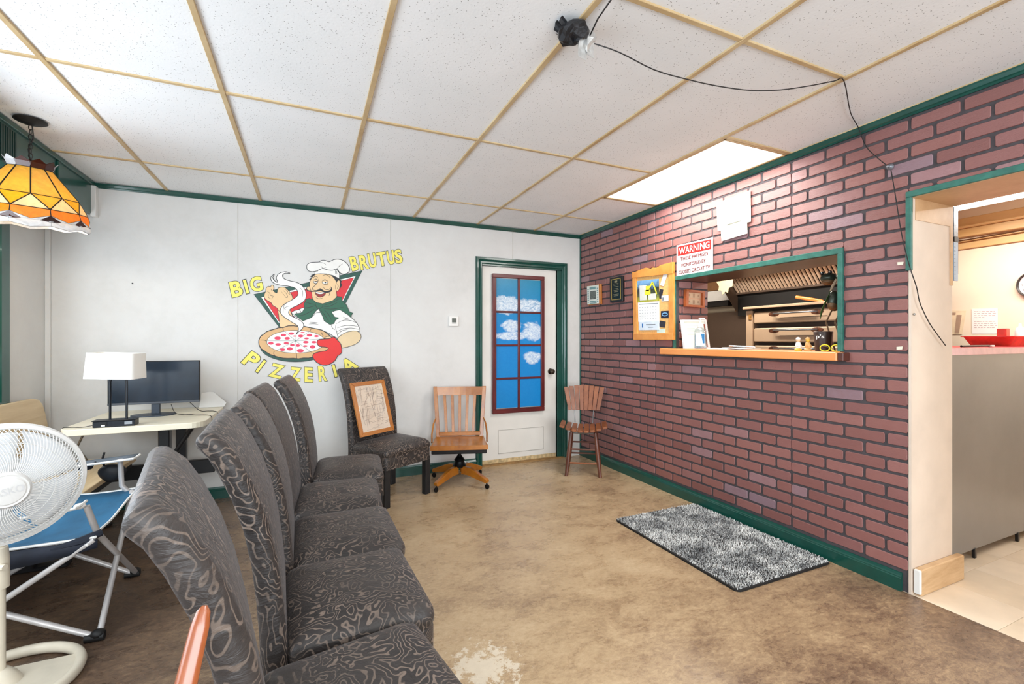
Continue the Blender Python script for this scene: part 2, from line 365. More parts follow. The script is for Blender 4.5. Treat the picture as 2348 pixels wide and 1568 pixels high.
# wall behind the camera with the shop window
struct('wall_front', MB().box((XL-0.1, YF-0.1, 0), (-1.5, YF, ZC+0.1)).box((2.5, YF-0.1, 0), (XR+0.4, YF, ZC+0.1)).box((-1.5, YF-0.1, 0), (2.5, YF, 0.45)).box((-1.5, YF-0.1, 2.2), (2.5, YF, ZC+0.1)), m_wall)
win = empty('window_2'); win['kind'] = 'structure'
MB().cham((-1.55, YF-0.05, 0.42), (2.55, YF+0.02, 0.5), 0.006).cham((-1.55, YF-0.05, 2.14), (2.55, YF+0.02, 2.24), 0.006).cham((-1.55, YF-0.05, 0.5), (-1.48, YF+0.02, 2.14), 0.006).cham((2.48, YF-0.05, 0.5), (2.55, YF+0.02, 2.14), 0.006).cham((0.47, YF-0.05, 0.5), (0.53, YF+0.02, 2.14), 0.006).build('window_frame', m_green, win)
for a, b in ((-1.48, 0.47), (0.53, 2.48)): MB().box((a, YF-0.03, 0.5), (b, YF-0.025, 2.14)).build('pane', m_pane, win)

# ---- ceiling: backing, tees, tiles
ceil = struct('ceiling', MB().box((XL-0.1, YF, ZC+0.03), (XR+0.4, YB+0.1, ZC+0.12)), M('plenum_grey', (150, 148, 145), 0.9))
xs = [XL-0.0, -0.965, -0.3555, 0.254, 0.8635, 1.473, 2.0825, 2.628]
ys = [-2.45, -1.23, -0.01, 1.205, 2.405, 3.55, 4.138]
ys5 = [-2.45, -1.845, -0.625, 0.595, 1.815, 2.975, 3.56, 4.138]
tile_mesh = {}; LIGHTS = {(5, -9)}
def tile(x0, x1, y0, y1):
    w_, h_ = x1-x0-0.010, y1-y0-0.010; k = (round(w_, 3), round(h_, 3))
    if k not in tile_mesh: tile_mesh[k] = MB().cham((-w_/2, -h_/2, 0), (w_/2, h_/2, 0.016), 0.003).mesh('ceiling_tile', m_tile)
    o = bpy.data.objects.new('ceiling_tile', tile_mesh[k]); C.objects.link(o); o.parent = ceil
    o.location = ((x0+x1)/2, (y0+y1)/2, ZC + 0.003 + random.uniform(0, 0.002)); o.rotation_euler = (random.uniform(-.002, .002), random.uniform(-.002, .002), 0)
for i in range(6):
    for j in range(6):
        if i == 2+0 and j in (0,) : pass
        if (i, j) in ((3, 0), (3, 1)): continue
        tile(xs[i], xs[i+1], ys[j], ys[j+1])
for j in range(7):
    if j == 4: continue
    tile(xs[6], xs[7], ys5[j], ys5[j+1])
for i in range(1, 7):
    o = MB().cham((xs[i]-0.011, YF, ZC-0.004), (xs[i]+0.011, 4.138, ZC+0.012), 0.0015).build('main_tee', m_tee, ceil)
for i in range(6):
    for y in ys[1:-1]:
        MB().cham((xs[i]+0.011, y-0.010, ZC-0.002), (xs[i+1]-0.011, y+0.010, ZC+0.012), 0.0015).build('cross_tee', m_tee, ceil)
for y in ys5[1:-1]: MB().cham((xs[6]+0.011, y-0.010, ZC-0.002), (xs[7], y+0.010, ZC+0.012), 0.0015).build('cross_tee', m_tee, ceil)
MB().cham((xs[7]-0.008, YF, ZC-0.004), (XR, 4.138, ZC+0.012), 0.0015).build('wall_angle', m_tee, ceil)
m_panel = M('lit_diffuser', (255, 254, 250), 0.5, emit=2.2)
def troffer(x0, x1, y0, y1, label):
    t = empty('ceiling_light', ((x0+x1)/2, (y0+y1)/2, ZC), 0, label, 'ceiling light'); w_, h_ = (x1-x0)/2, (y1-y0)/2
    MB().cham((-w_, -h_, -0.004), (-w_+0.018, h_, 0.02), 0.002).cham((w_-0.018, -h_, -0.004), (w_, h_, 0.02), 0.002).cham((-w_, -h_, -0.004), (w_, -h_+0.018, 0.02), 0.002).cham((-w_, h_-0.018, -0.004), (w_, h_, 0.02), 0.002).build('frame', m_tee, t)
    MB().cham((-w_+0.019, -h_+0.019, 0.0), (w_-0.019, h_-0.019, 0.006), 0.002).build('diffuser', m_panel, t)
troffer(2.094, 2.620, 1.826, 2.965, 'bright rectangular ceiling light panel beside the brick wall')
troffer(0.2655+0.61, 0.852+0.61, -1.22, -0.02, 'added unseen ceiling light panel filling the near half of the room')  # unseen panel behind the camera, added for fill light
troffer(0.2655+0.61, 0.852+0.61, -2.44, -1.24, 'added unseen ceiling light panel filling the shop window end')  # another unseen panel added for fill

# ---- brick wall
ROW, BL, Z0, SEAM = 0.0664, 0.196, 0.033, 1.823
holes = [(1.530, 2.790, 1.095, 1.722), (-9, 1.238, -1, 1.935)]
def subtract(rects, h):
    out = []
    for (a, b, c, d) in rects:
        A, B_, C_, D = h
        if b <= A or a >= B_ or d <= C_ or c >= D: out.append((a, b, c, d)); continue
        if a < A: out.append((a, A, c, d))
        if b > B_: out.append((B_, b, c, d))
        aa, bb = max(a, A), min(b, B_)
        if c < C_: out.append((aa, bb, c, C_))
        if d > D: out.append((aa, bb, D, d))
    return out
bm_cache = {}
def brick_mesh(w_, h_, var):
    k = (round(w_, 3), round(h_, 3), var)
    if k in bm_cache: return bm_cache[k]
    rr = random.Random(hash(k) & 0xffff)
    n = 10; out = []
    hw, hh = w_/2, h_/2; c = min(0.006, hw*0.4)
    base_ = [(-hw+c, -hh), (-hw*0.3, -hh), (hw*0.3, -hh), (hw-c, -hh), (hw, -hh+c), (hw, hh-c), (hw-c, hh), (hw*0.3, hh), (-hw*0.3, hh), (-hw+c, hh), (-hw, hh-c), (-hw, -hh+c)]
    jit = [(x+rr.uniform(-.0012, .0012), y+rr.uniform(-.0012, .0012)) for x, y in base_]
    N = len(jit); vs = [(0.0, y, z) for y, z in jit] + [(-0.0035, y*0.995, z*0.985) for y, z in jit] + [(-0.0055, y*0.975, z*0.93) for y, z in jit]
    fs = [tuple(range(2*N, 3*N))] + [(r*N+i, r*N+(i+1) % N, (r+1)*N+(i+1) % N, (r+1)*N+i) for r in (0, 1) for i in range(N)]
    m = MB(); m._add(vs, fs); bm_cache[k] = m.mesh('brick', m_brick); return bm_cache[k]
def lay_bricks(parent, y0, y1, z0, z1, holes, place, seam):
    k = -1
    while Z0 + k*ROW < z1:
        ra, rb = Z0 + k*ROW, Z0 + (k+1)*ROW
        off = 0.0 if k % 2 else BL/2
        ns = math.floor((y0-seam-off)/BL) - 1
        while seam + off + ns*BL < y1:
            a, b = seam + off + ns*BL, seam + off + (ns+1)*BL
            g = 0.0064
            r = [(max(a+g, y0), min(b-g, y1), max(ra+g, z0), min(rb-g, z1))]
            if r[0][1]-r[0][0] > 0.012 and r[0][3]-r[0][2] > 0.008:
                for h in holes: r = subtract(r, h)
                for (p, q, u, v) in r:
                    if q-p < 0.012 or v-u < 0.008: continue
                    o = bpy.data.objects.new('brick', brick_mesh(q-p, v-u, random.randrange(4))); C.objects.link(o); o.parent = parent
                    place(o, (p+q)/2, (u+v)/2)
            ns += 1
        k += 1
def pl_wall(o, y, z): o.location = (XR+0.004, y, z); 
core = MB().box((XR+0.004, 2.766, 0), (2.975, YB+0.1, ZC+0.1)).box((XR+0.004, 1.552, 0), (2.975, 2.766, 1.12)).box((XR+0.004, 1.552, 1.70), (2.975, 2.766, ZC+0.1)).box((XR+0.004, 1.237, 0), (2.975, 1.552, ZC+0.1)).box((XR+0.004, 0.30, 1.915), (2.975, 1.237, ZC+0.1)).box((XR+0.004, YF, 0), (2.975, 0.30, ZC+0.1))
struct('wall_right', core, m_mortar)
for (a, b) in ((3.0005, 4.142), (1.8245, 2.9985), (0.6485, 1.8215), (0.30, 0.6475)):
    pn = empty('brick_panel'); pn['kind'] = 'structure'
    lay_bricks(pn, a, b, 0.09, ZC-0.03, holes, pl_wall, SEAM)
# reveal of the serving opening, faced with the same brick
rv = empty('opening_reveal'); rv['kind'] = 'structure'
def pl_rev(o, y, z): o.rotation_euler = (0, 0, PI/2); o.location = (y, 2.766, z)
lay_bricks(rv, XR+0.03, 2.972, 1.16, 1.69, [], pl_rev, 2.70)
MB().box((XR+0.0, 1.552, 1.688), (2.977, 2.766, 1.70)).build('lintel_board', wood('dark_walnut_veneer', (52, 34, 26), (92, 62, 46), (1, 0.25, 1), 0.35, 0.2, fine=30), rv)
MB().box((XR+0.0, 1.542, 1.16), (2.977, 1.552, 1.70)).build('side_board', m_tanply, rv)
# green trim of the serving opening
tr = empty('trim_1'); tr['kind'] = 'structure'
MB().cham((XR-0.012, 1.530, 1.690), (XR+0.004, 2.790, 1.722), 0.002).build('top_trim', m_green2, tr)
MB().cham((XR-0.012, 2.766, 1.16), (XR+0.004, 2.790, 1.690), 0.002).build('side_trim', m_green2, tr)
MB().cham((XR-0.014, 1.530, 1.16), (XR+0.004, 1.556, 1.690), 0.002).build('side_trim', m_green2, tr)
# doorway to the kitchen: plaster jamb, tan lining, green trim
jb = empty('door_2'); jb['kind'] = 'structure'
MB().box((XR-0.002, 1.226, 0), (3.012, 1.237, 1.905)).build('jamb', m_beige, jb)
MB().box((XR+0.03, 1.2225, 1.80), (2.985, 1.226, 1.905)).box((2.985, 1.2225, 1.50), (3.013, 1.226, 1.905)).build('jamb_lining', m_tanply, jb)
MB().box((XR+0.0, 0.30, 1.903), (3.012, 1.237, 1.915)).build('head_lining', m_tanply, jb)
MB().box((XR-0.002, 0.30, 0), (3.012, 0.31, 1.905)).build('jamb', m_beige, jb)
MB().cham((XR-0.012, 0.28, 1.905), (XR+0.004, 1.246, 1.934), 0.002).build('top_trim', m_green2, jb)
MB().cham((XR-0.012, 1.222, 1.555), (XR+0.004, 1.246, 1.905), 0.002).build('side_trim', m_green2, jb)
p = at_x(2124, 640, 2.97)
MB().cham((XR+0.02, 1.195, 0), (3.055, 1.226, 0.125), 0.004).build('base_block', wood('scuffed_tan_block', (168, 128, 84), (212, 180, 140), (1, 1, 6), 0.5, 0, fine=8), jb)
MB().cham((XR+0.006, 1.195, 0.01), (XR+0.022, 1.222, 0.125), 0.003).build('white_end_cap', m_white, jb)
# crown, corner and baseboards
def profile_run(name, a, b, up, prof, mat, parent=None):
    """extrude a 2D profile (out, up) from a to b; out = horizontal normal pointing into the room"""
    a, b = Vector(a), Vector(b); d = (b-a).normalized(); out = Vector((0,0,1)).cross(d) * up
    mb = MB(); n = len(prof); vs = [a+out*p[0]+Vector((0,0,p[1])) for p in prof] + [b+out*p[0]+Vector((0,0,p[1])) for p in prof]
    mb._add(vs, [tuple(range(n)), tuple(range(2*n-1, n-1, -1))] + [(i, (i+1) % n, (i+1) % n+n, i+n) for i in range(n)])
    o = mb.build(name, mat, parent); o['kind'] = 'structure'; return o
cr = [(0, 0), (0.006, 0), (0.010, 0.008), (0.016, 0.012), (0.022, 0.026), (0.022, 0.034), (0, 0.034)]
profile_run('trim_2', (-1.387, YB, ZC-0.036), (XR, YB, ZC-0.036), -1, cr, m_green)
profile_run('trim_3', (XR, YB, ZC-0.036), (XR, YF, ZC-0.036), -1, cr, m_green)
bp = [(0, 0), (0.016, 0), (0.016, 0.062), (0.013, 0.066), (0.013, 0.070), (0.009, 0.076), (0.006, 0.086), (0, 0.088)]
profile_run('baseboard_back', (XL, YB, 0), (1.466, YB, 0), -1, bp, m_green)
profile_run('baseboard_right', (XR, YB, 0), (XR, 1.262, 0), -1, bp, m_green)
o = MB().cham((XR-0.014, YB-0.014, 0), (XR, YB, ZC-0.036), 0.003).build('trim_4', m_green); o['kind'] = 'structure'
o = MB().cham((XL, YB-0.02, 0), (XL+0.03, YB, ZC-0.2), 0.004).build('trim_5', m_wall); o['kind'] = 'structure'
# green soffit above the left window
sf = empty('beam_soffit'); sf['kind'] = 'structure'
MB().box((XL, YF, 2.105), (-1.39, YB, ZC+0.01)).build('soffit_box', m_green, sf)
MB().cham((-1.392, YF, ZC-0.028), (-1.376, YB, ZC), 0.003).build('top_trim', m_green, sf)
for y in (3.636, 2.41): MB().cham((-1.392, y-0.012, 2.08), (-1.380, y+0.012, ZC-0.03), 0.003).build('joint_cover', m_green, sf)
for k in range(9): MB().box((-1.392, 3.20-0.02*k, 2.12), (-1.383, 3.188-0.02*k, 2.29)).build('groove_strip', M('deep_green', (8, 48, 42), 0.4), sf)
MB().cham((-1.395, YB-0.05, 2.085), (-1.365, YB, ZC-0.03), 0.003).build('end_cap', m_white, sf)
# door in the back wall
dr = empty('door_1'); dr['kind'] = 'structure'
MB().cham((1.524, YB+0.02, 0.012), (2.352, YB+0.06, 1.944), 0.002).build('door_leaf', M('off_white_door', (224, 221, 214), 0.5, var=0.03, scale=4), dr)
fp = [(0, 0), (0.012, 0), (0.018, 0.006), (0.018, 0.020), (0.012, 0.026), (0.016, 0.034), (0.024, 0.040), (0.024, 0.058), (0.014, 0.064), (0, 0.066)]
def casing(p0, p1, inward):
    p0, p1, inward = Vector(p0), Vector(p1), Vector(inward); n = len(fp)
    mb = MB(); d = (p1-p0).normalized()
    def ringp(p, s): return [p + inward*(-q[1]) + d*(q[1]*s) + Vector((0, -q[0], 0)) for q in fp]
    vs = ringp(p0, -1 if abs(d.x) > 0.5 else 0) + ringp(p1, 1)
    mb._add(vs, [tuple(range(n)), tuple(range(2*n-1, n-1, -1))] + [(i, (i+1) % n, (i+1) % n+n, i+n) for i in range(n)])
    mb.build('casing', m_green, dr)
casing((1.524, YB, 0), (1.524, YB, 1.960), (1, 0, 0)); casing((2.405, YB, 0), (2.405, YB, 1.960), (-1, 0, 0)); casing((1.524, YB, 1.960), (2.405, YB, 1.960), (0, 0, -1))
MB().box((1.516, YB-0.004, 0), (1.526, YB+0.06, 1.95)).box((2.352, YB-0.004, 0), (2.405, YB+0.06, 1.95)).box((1.516, YB-0.004, 1.944), (2.405, YB+0.06, 1.960)).build('door_stop', m_green, dr)
MB().box((1.50, YB-0.03, 0), (2.42, YB+0.06, 0.012)).build('threshold', M('rusty_sill', (150, 116, 70), 0.7, var=0.2, scale=20), dr)
MB().box((1.700, YB+0.0165, 0.10), (2.205, YB+0.021, 0.105)).box((1.700, YB+0.0165, 0.33), (2.205, YB+0.021, 0.334)).box((1.700, YB+0.0165, 0.10), (1.704, YB+0.021, 0.334)).box((2.201, YB+0.0165, 0.10), (2.205, YB+0.021, 0.334)).build('patch_outline', M('patch_line', (176, 172, 164), 0.7), dr)
MB().box((1.53, YB+0.0175, 0.012), (2.35, YB+0.0195, 0.050)).build('rust_stain', M('rust_stain', (196, 172, 128), 0.8, var=0.25, scale=30), dr)
kb = at_y(1267, 852, YB-0.03)
MB().lathe([(0.0, 0), (0.030, 0.0), (0.030, 0.006), (0.012, 0.010), (0.012, 0.030), (0.024, 0.038), (0.028, 0.050), (0.022, 0.062), (0.0, 0.066)], 20, (0, 0, 0), T(kb.x, YB+0.02, kb.z) @ RX(PI/2), False).build('door_knob', M('pewter', (92, 84, 74), 0.25, 0.9), dr, smooth=True)
# painted window hung on the door
pw = empty('painted_window', (0, 0, 0), 0, 'maroon framed eight-pane window painted with blue sky and clouds, hung on the white door', 'wall decoration')
m_maroon = wood('maroon_frame_paint', (74, 18, 20), (104, 30, 30), (1, 1, 1), 0.35, 0.2, fine=14)
def mat_sky():
    m, nt, b = base('painted_sky', 0.3); v = coords(nt, 'Object', scale=(1, 1, 1.5)); n = noise(nt, v, 5.5, 6, 0.6, 1.4); n2 = noise(nt, v, 14, 5, 0.7, 3.0)
    tc = nt.nodes.new('ShaderNodeTexCoord'); sx = nt.nodes.new('ShaderNodeSeparateXYZ'); nt.links.new(tc.outputs['Object'], sx.inputs[0])
    top = nn(nt, 'ShaderNodeMapRange'); nt.links.new(sx.outputs[2], top.inputs[0]); top.inputs[1].default_value = 1.30; top.inputs[2].default_value = 1.85
    c = mixc(nt, top.outputs[0], lin((10, 128, 200)), lin((16, 132, 168)))
    c = mixc(nt, ramp(nt, n2, [(0.35, (0, 0, 0)), (0.75, (120, 120, 120))]), c, lin((60, 170, 225)))
    def blob(cx_, cz_, rx, rz):
        a = math_(nt, 'POWER', math_(nt, 'ABSOLUTE', math_(nt, 'DIVIDE', math_(nt, 'SUBTRACT', sx.outputs[0], cx_), rx)), 2.0)
        d = math_(nt, 'POWER', math_(nt, 'ABSOLUTE', math_(nt, 'DIVIDE', math_(nt, 'SUBTRACT', sx.outputs[2], cz_), rz)), 2.0)
        return math_(nt, 'SUBTRACT', 1.0, math_(nt, 'ADD', a, d))
    f = None
    for q in ((1.78, 1.57, 0.15, 0.10), (2.06, 1.57, 0.17, 0.08), (1.84, 1.36, 0.12, 0.07), (1.86, 1.265, 0.22, 0.045), (2.07, 1.31, 0.13, 0.10), (2.07, 1.045, 0.10, 0.07)):
        s = blob(*q); f = s if f is None else math_(nt, 'MAXIMUM', f, s)
    f = math_(nt, 'ADD', f, math_(nt, 'MULTIPLY', math_(nt, 'SUBTRACT', n, 0.5), 2.2))
    f = math_(nt, 'MULTIPLY', ramp(nt, f, [(0.0, (0, 0, 0)), (0.45, (255, 255, 255))]), ramp(nt, n2, [(0.3, (130, 130, 130)), (0.6, (255, 255, 255))]))
    c = mixc(nt, f, c, lin((222, 232, 240)))
    nt.links.new(c, b.inputs['Base Color']); return m
m_sky = mat_sky()
x0, x1, z0, z1, yy = 1.630, 2.200, 0.500, 1.870, YB+0.018
fw = 0.036; d = 0.034
for nm, a, b in (('frame_rail', (x0, yy-d, z1-fw), (x1, yy, z1)), ('frame_rail', (x0, yy-d, z0), (x1, yy, z0+fw+0.008)), ('frame_stile', (x0, yy-d, z0+fw+0.008), (x0+fw+0.004, yy, z1-fw)), ('frame_stile', (x1-fw, yy-d, z0+fw+0.008), (x1, yy, z1-fw))):
    MB().cham(a, b, 0.003).build(nm, m_maroon, pw)
xm = (x0+x1)/2+0.002; zs = [z0+fw+0.008, 0.842, 1.170, 1.500, z1-fw]
MB().cham((xm-0.011, yy-0.022, zs[0]), (xm+0.011, yy-0.006, zs[4]), 0.003).build('muntin', m_maroon, pw)
for z in zs[1:4]: MB().cham((x0+fw, yy-0.020, z-0.010), (x1-fw, yy-0.006, z+0.010), 0.003).build('muntin', m_maroon, pw)
for i in range(4):
    for a, b in ((x0+fw, xm-0.008), (xm+0.008, x1-fw)): MB().box((a, yy-0.010, zs[i]+0.006), (b, yy-0.007, zs[i+1]-0.006)).build('pane', m_sky, pw)
# thermostat
p = at_y(1039.5, 736.5, YB); t = empty('thermostat', (p.x, YB, p.z), 0, 'small square white thermostat on the wall left of the door', 'thermostat')
MB().cham((-0.046, -0.022, -0.048), (0.046, 0, 0.048), 0.004).build('housing', m_white, t, bevel=0.002)
MB().box((-0.020, -0.0235, -0.012), (0.022, -0.0215, 0.028)).build('display', M('lcd_grey', (92, 96, 88), 0.3), t)
MB().box((-0.020, -0.024, -0.022), (0.022, -0.0215, -0.016)).build('button', M('grey_plastic', (170, 168, 164), 0.5), t)
# ------------------------------------------------------------------ kitchen shell
struct('floor_kitchen_base', MB().box((XR, -0.8, -0.06), (5.1, 4.9, -0.004)), M('grout_brown', (150, 122, 92), 0.9))
kf = empty('floor_kitchen'); kf['kind'] = 'structure'
m_kt = [M('cream_floor_tile', (222, 206, 184), 0.35, var=0.05, scale=6), M('cream_floor_tile_b', (216, 199, 175), 0.35, var=0.05, scale=6)]
tm = [MB().cham((-0.1505, -0.1505, -0.004), (0.1505, 0.1505, 0.0), 0.0012).mesh('tile', q) for q in m_kt]
for i in range(8):
    for j in range(8):
        x = XR+0.302*(i+0.5)+0.002; y = -0.30+0.302*(j+0.5)+0.02
        if x > 5: continue
        o = bpy.data.objects.new('tile', tm[(i+j) % 2]); C.objects.link(o); o.parent = kf; o.location = (x, y, 0)
struct('wall_kitchen_far', MB().box((5.0, -0.8, 0), (5.1, 4.9, 2.5)).box((XR, -0.9, 0), (5.1, -0.8, 2.5)).box((XR, 4.8, 0), (5.1, 4.9, 2.5)), m_kwall)
struct('ceiling_kitchen', MB().box((2.976, -0.8, 2.33), (5.1, 4.9, 2.43)), M('kitchen_ceiling', (236, 214, 178), 0.7))
tb = empty('ceiling_trim'); tb['kind'] = 'structure'
m_ply = wood('amber_ply', (206, 160, 98), (232, 194, 138), (1, 0.2, 1), 0.45, 0.1, fine=10)
for z, h, dx in ((1.978, 0.075, 0.02), (2.075, 0.07, 0.05), (2.165, 0.07, 0.03)): MB().cham((5.0-dx, -0.8, z), (5.0, 2.9, z+h), 0.004).build('ledger_board', m_ply, tb)
MB().tube([(4.93, -0.8, 2.15), (4.93, 1.2, 2.155), (4.93, 2.9, 2.15)], 0.012, 8).build('conduit', m_ply, tb, smooth=True)
MB().tube([(4.94, -0.8, 2.075), (4.935, 1.55, 2.055), (4.94, 1.9, 2.045), (4.94, 2.9, 2.04)], 0.006, 6).build('wire', M('dark_wire', (84, 50, 24), 0.5), tb, smooth=True)
t = empty('tube_light', (4.45, 1.0, 2.235), 0, 'long lit fluorescent tube fixture under the kitchen ceiling', 'ceiling light')
MB().cham((-0.06, -0.95, 0), (0.06, 0.95, 0.09), 0.01).build('fixture_body', m_white, t)
MB().tube([(0, -0.92, -0.022), (0, 0.92, -0.022)], 0.022, 10).build('tube', M('lit_tube', (255, 250, 236), 0.4, emit=5.0), t, smooth=True)
# ================================================================== FURNITURE
m_fab = mat_fabric()
m_leg = M('black_leg_cover', (26, 26, 28), 0.6, var=0.15, scale=20)
def rrect(hx, hy, r, n=4):
    out = []
    for cx_, cy_, a0 in ((hx-r, hy-r, 0), (-hx+r, hy-r, PI/2), (-hx+r, -hy+r, PI), (hx-r, -hy+r, 1.5*PI)):
        for k in range(n+1): a = a0 + PI/2*k/n; out.append((cx_+r*math.cos(a), cy_+r*math.sin(a)))
    return out
def parsons_chair(label):
    t = empty('parsons_chair', label=label, cat='chair')
    D, Wd = 0.400, 0.456; cxs = D/2
    rings = [(0.275, 1.0, 0.0), (0.283, 1.0, 0), (0.36, 1.0, 0), (0.368, 0.992, 0), (0.374, 1.004, 0), (0.392, 1.012, 0), (0.408, 1.0, 0), (0.421, 0.965, 0), (0.433, 0.89, 0), (0.444, 0.76, 0), (0.451, 0.58, 0), (0.456, 0.36, 0), (0.458, 0.14, 0)]
    mb = MB(); n = None; vs = []
    for z, s, _ in rings:
        r = rrect(D/2*s, Wd/2*s, 0.035*s+0.02*(1-s)); n = len(r); vs += [(cxs+x, y, z + 0.004*math.sin(9*y+5*x)*(1 if z > 0.42 else 0)) for x, y in r]
    fs = [tuple(range(n-1, -1, -1)), tuple(range((len(rings)-1)*n, len(rings)*n))] + [(i*n+k, i*n+(k+1) % n, (i+1)*n+(k+1) % n, (i+1)*n+k) for i in range(len(rings)-1) for k in range(n)]
    mb._add(vs, fs); mb.build('seat', m_fab, t, smooth=60)
    # back: lofted along a curved spine, rolled over at the top
    spine = [(0.0, 0.26), (0.0, 0.36), (-0.002, 0.45), (-0.010, 0.55), (-0.022, 0.65), (-0.042, 0.75), (-0.070, 0.84), (-0.102, 0.915), (-0.130, 0.966), (-0.158, 0.996)]
    mb = MB(); vs = []; rr_n = 0
    th = [0.031, 0.032, 0.032, 0.031, 0.030, 0.029, 0.029, 0.028, 0.027, 0.024]
    pts = []
    for i, (x, z) in enumerate(spine):
        a = spine[max(0, i-1)]; b = spine[min(len(spine)-1, i+1)]; tx, tz = b[0]-a[0], b[1]-a[1]; L = math.hypot(tx, tz); nx, nz = tz/L, -tx/L
        h = th[i]; c = (x - nx*0.030, z - nz*0.030); hw = 0.226 + 0.006*(i/9.0)
        ring = rrect(hw, h, 0.024 if i else 0.012, 4); rr_n = len(ring)
        vs += [(c[0]+nx*q, p, c[1]+nz*q) for p, q in ring]; pts.append((c, nx, nz, h, hw))
    for s, push in ((0.72, 0.010), (0.35, 0.016)):
        c, nx, nz, h, hw = pts[-1]; tx, tz = -nz, nx
        ring = rrect(hw-0.012*(1-s), h*s, min(0.024, h*s*0.9), 4); vs += [(c[0]+nx*q+tx*push, p, c[1]+nz*q+tz*push) for p, q in ring]
    R = len(spine)+2; n = rr_n
    fs = [tuple(range(n-1, -1, -1)), tuple(range((R-1)*n, R*n))] + [(i*n+k, i*n+(k+1) % n, (i+1)*n+(k+1) % n, (i+1)*n+k) for i in range(R-1) for k in range(n)]
    mb._add(vs, fs); mb.build('backrest', m_fab, t, smooth=60)
    for x, y in ((D-0.030, Wd/2-0.030), (D-0.030, -Wd/2+0.030), (-0.045, Wd/2-0.032), (-0.045, -Wd/2+0.032)):
        MB().cham((x-0.024, y-0.024, 0), (x+0.024, y+0.024, 0.30), 0.003).build('leg', m_leg, t)
    return t
chair = parsons_chair('black patterned high-backed chair closest to the camera in the row')
specs = [((-0.075, 1.018), 11, None), ((-0.064, 1.546), 3, 'black patterned high-backed chair, second from the camera in the row'),
         ((-0.056, 2.026), 1, 'black patterned high-backed chair in the middle of the row of five'),
         ((-0.055, 2.545), -4, 'black patterned high-backed chair, fourth from the camera in the row'),
         ((0.033, 3.095), -5, 'black patterned high-backed chair at the far end of the row'),
         ((0.495, 3.830), -60, 'black patterned high-backed chair against the white wall holding the framed map')]
for i, ((x, y), a, lab) in enumerate(specs):
    c = chair if i == 0 else copy_tree(chair); c.location = (x, y, 0); c.rotation_euler = (0, 0, math.radians(a))
    if lab: c['label'] = lab
    c['group'] = 'black patterned parsons chairs'
# framed map leaning on the far chair
m_oak = wood('honey_oak', (158, 88, 26), (200, 128, 50), (1, 1, 1), 0.35, 0.4, fine=14)
P = [at_y(790, 880, 3.655), at_y(873, 872, 3.825), at_y(905, 985, 3.745), at_y(828, 1003, 3.585)]
O = P[3]; U = (P[2]-P[3]); Lu = U.length; U.normalize(); V = P[0]-P[3]; V -= U*V.dot(U); Lv = V.length; V.normalize(); Nn = V.cross(U)  # towards the viewer
if Nn.y > 0: Nn = -Nn
FM = Matrix(((U.x, V.x, -Nn.x, O.x), (U.y, V.y, -Nn.y, O.y), (U.z, V.z, -Nn.z, O.z), (0, 0, 0, 1)))
fm = empty('framed_map', O, label='framed street map in an oak frame, leaning on the chair against the white wall', cat='framed map'); 
FM0 = Matrix.Translation(-O) @ FM
b_ = 0.030
for nm, poly in (('frame_rail', [(0, 0), (Lu, 0), (Lu-b_, b_), (b_, b_)]), ('frame_rail', [(0, Lv), (b_, Lv-b_), (Lu-b_, Lv-b_), (Lu, Lv)]), ('frame_stile', [(0, 0), (b_, b_), (b_, Lv-b_), (0, Lv)]), ('frame_stile', [(Lu, 0), (Lu, Lv), (Lu-b_, Lv-b_), (Lu-b_, b_)])):
    MB().prism(poly, 0.018, FM0).build(nm, m_oak, fm, bevel=0.003)
MB().box((b_-0.002, b_-0.002, 0.006), (Lu-b_+0.002, Lv-b_+0.002, 0.010), FM0).build('map_sheet', M('map_paper', (222, 206, 188), 0.6, var=0.04, scale=8), fm)
rr = random.Random(3); mb = MB()
def strip(mb, pts, wd, fn, z):
    for (a, b) in zip(pts[:-1], pts[1:]):
        d = Vector((b[0]-a[0], b[1]-a[1])); L = d.length
        if L < 1e-6: continue
        nrm = Vector((-d.y, d.x))/L*wd/2
        mb._add([fn(a[0]+nrm.x, a[1]+nrm.y, z), fn(b[0]+nrm.x, b[1]+nrm.y, z), fn(b[0]-nrm.x, b[1]-nrm.y, z), fn(a[0]-nrm.x, a[1]-nrm.y, z)], [(0, 1, 2, 3)])
fnm = lambda x, y, z: FM0 @ Vector((x, y, z))
for k in range(110):
    x = rr.uniform(b_+0.01, Lu-b_-0.02); y = rr.uniform(b_+0.01, Lv-b_-0.02); a = rr.choice([0.02, PI/2+0.02, 0.02, PI/2+0.02, 1.2]); pts = [(x, y)]
    for q in range(rr.randint(3, 9)):
        a += rr.uniform(-.12, .12); x += math.cos(a)*0.014; y += math.sin(a)*0.014
        if not (b_+0.006 < x < Lu-b_-0.006 and b_+0.006 < y < Lv-b_-0.006): break
        pts.append((x, y))
    if len(pts) > 1: strip(mb, pts, rr.choice([0.0009, 0.0012, 0.0018]), fnm, 0.0055)
mb.build('road_lines', M('map_ink', (112, 86, 80), 0.7), fm)['kind'] = 'stuff'
MB().box((b_-0.002, b_-0.002, 0.0035), (Lu-b_+0.002, Lv-b_+0.002, 0.0045), FM0).build('glass', mat_glass('picture_glass', a=0.02), fm)

# ------------------------------------------------------------------ wooden swivel chair
m_oak2 = wood('orange_varnished_oak', (136, 74, 12), (188, 118, 30), (1, 1, 1), 0.28, 0.5, fine=16)
m_iron = M('black_iron', (24, 23, 24), 0.4, 0.6)
sw = empty('swivel_chair', (1.175, 3.755, 0), math.radians(-108-90+180), 'orange oak swivel office chair with slatted back, left of the door', 'chair')
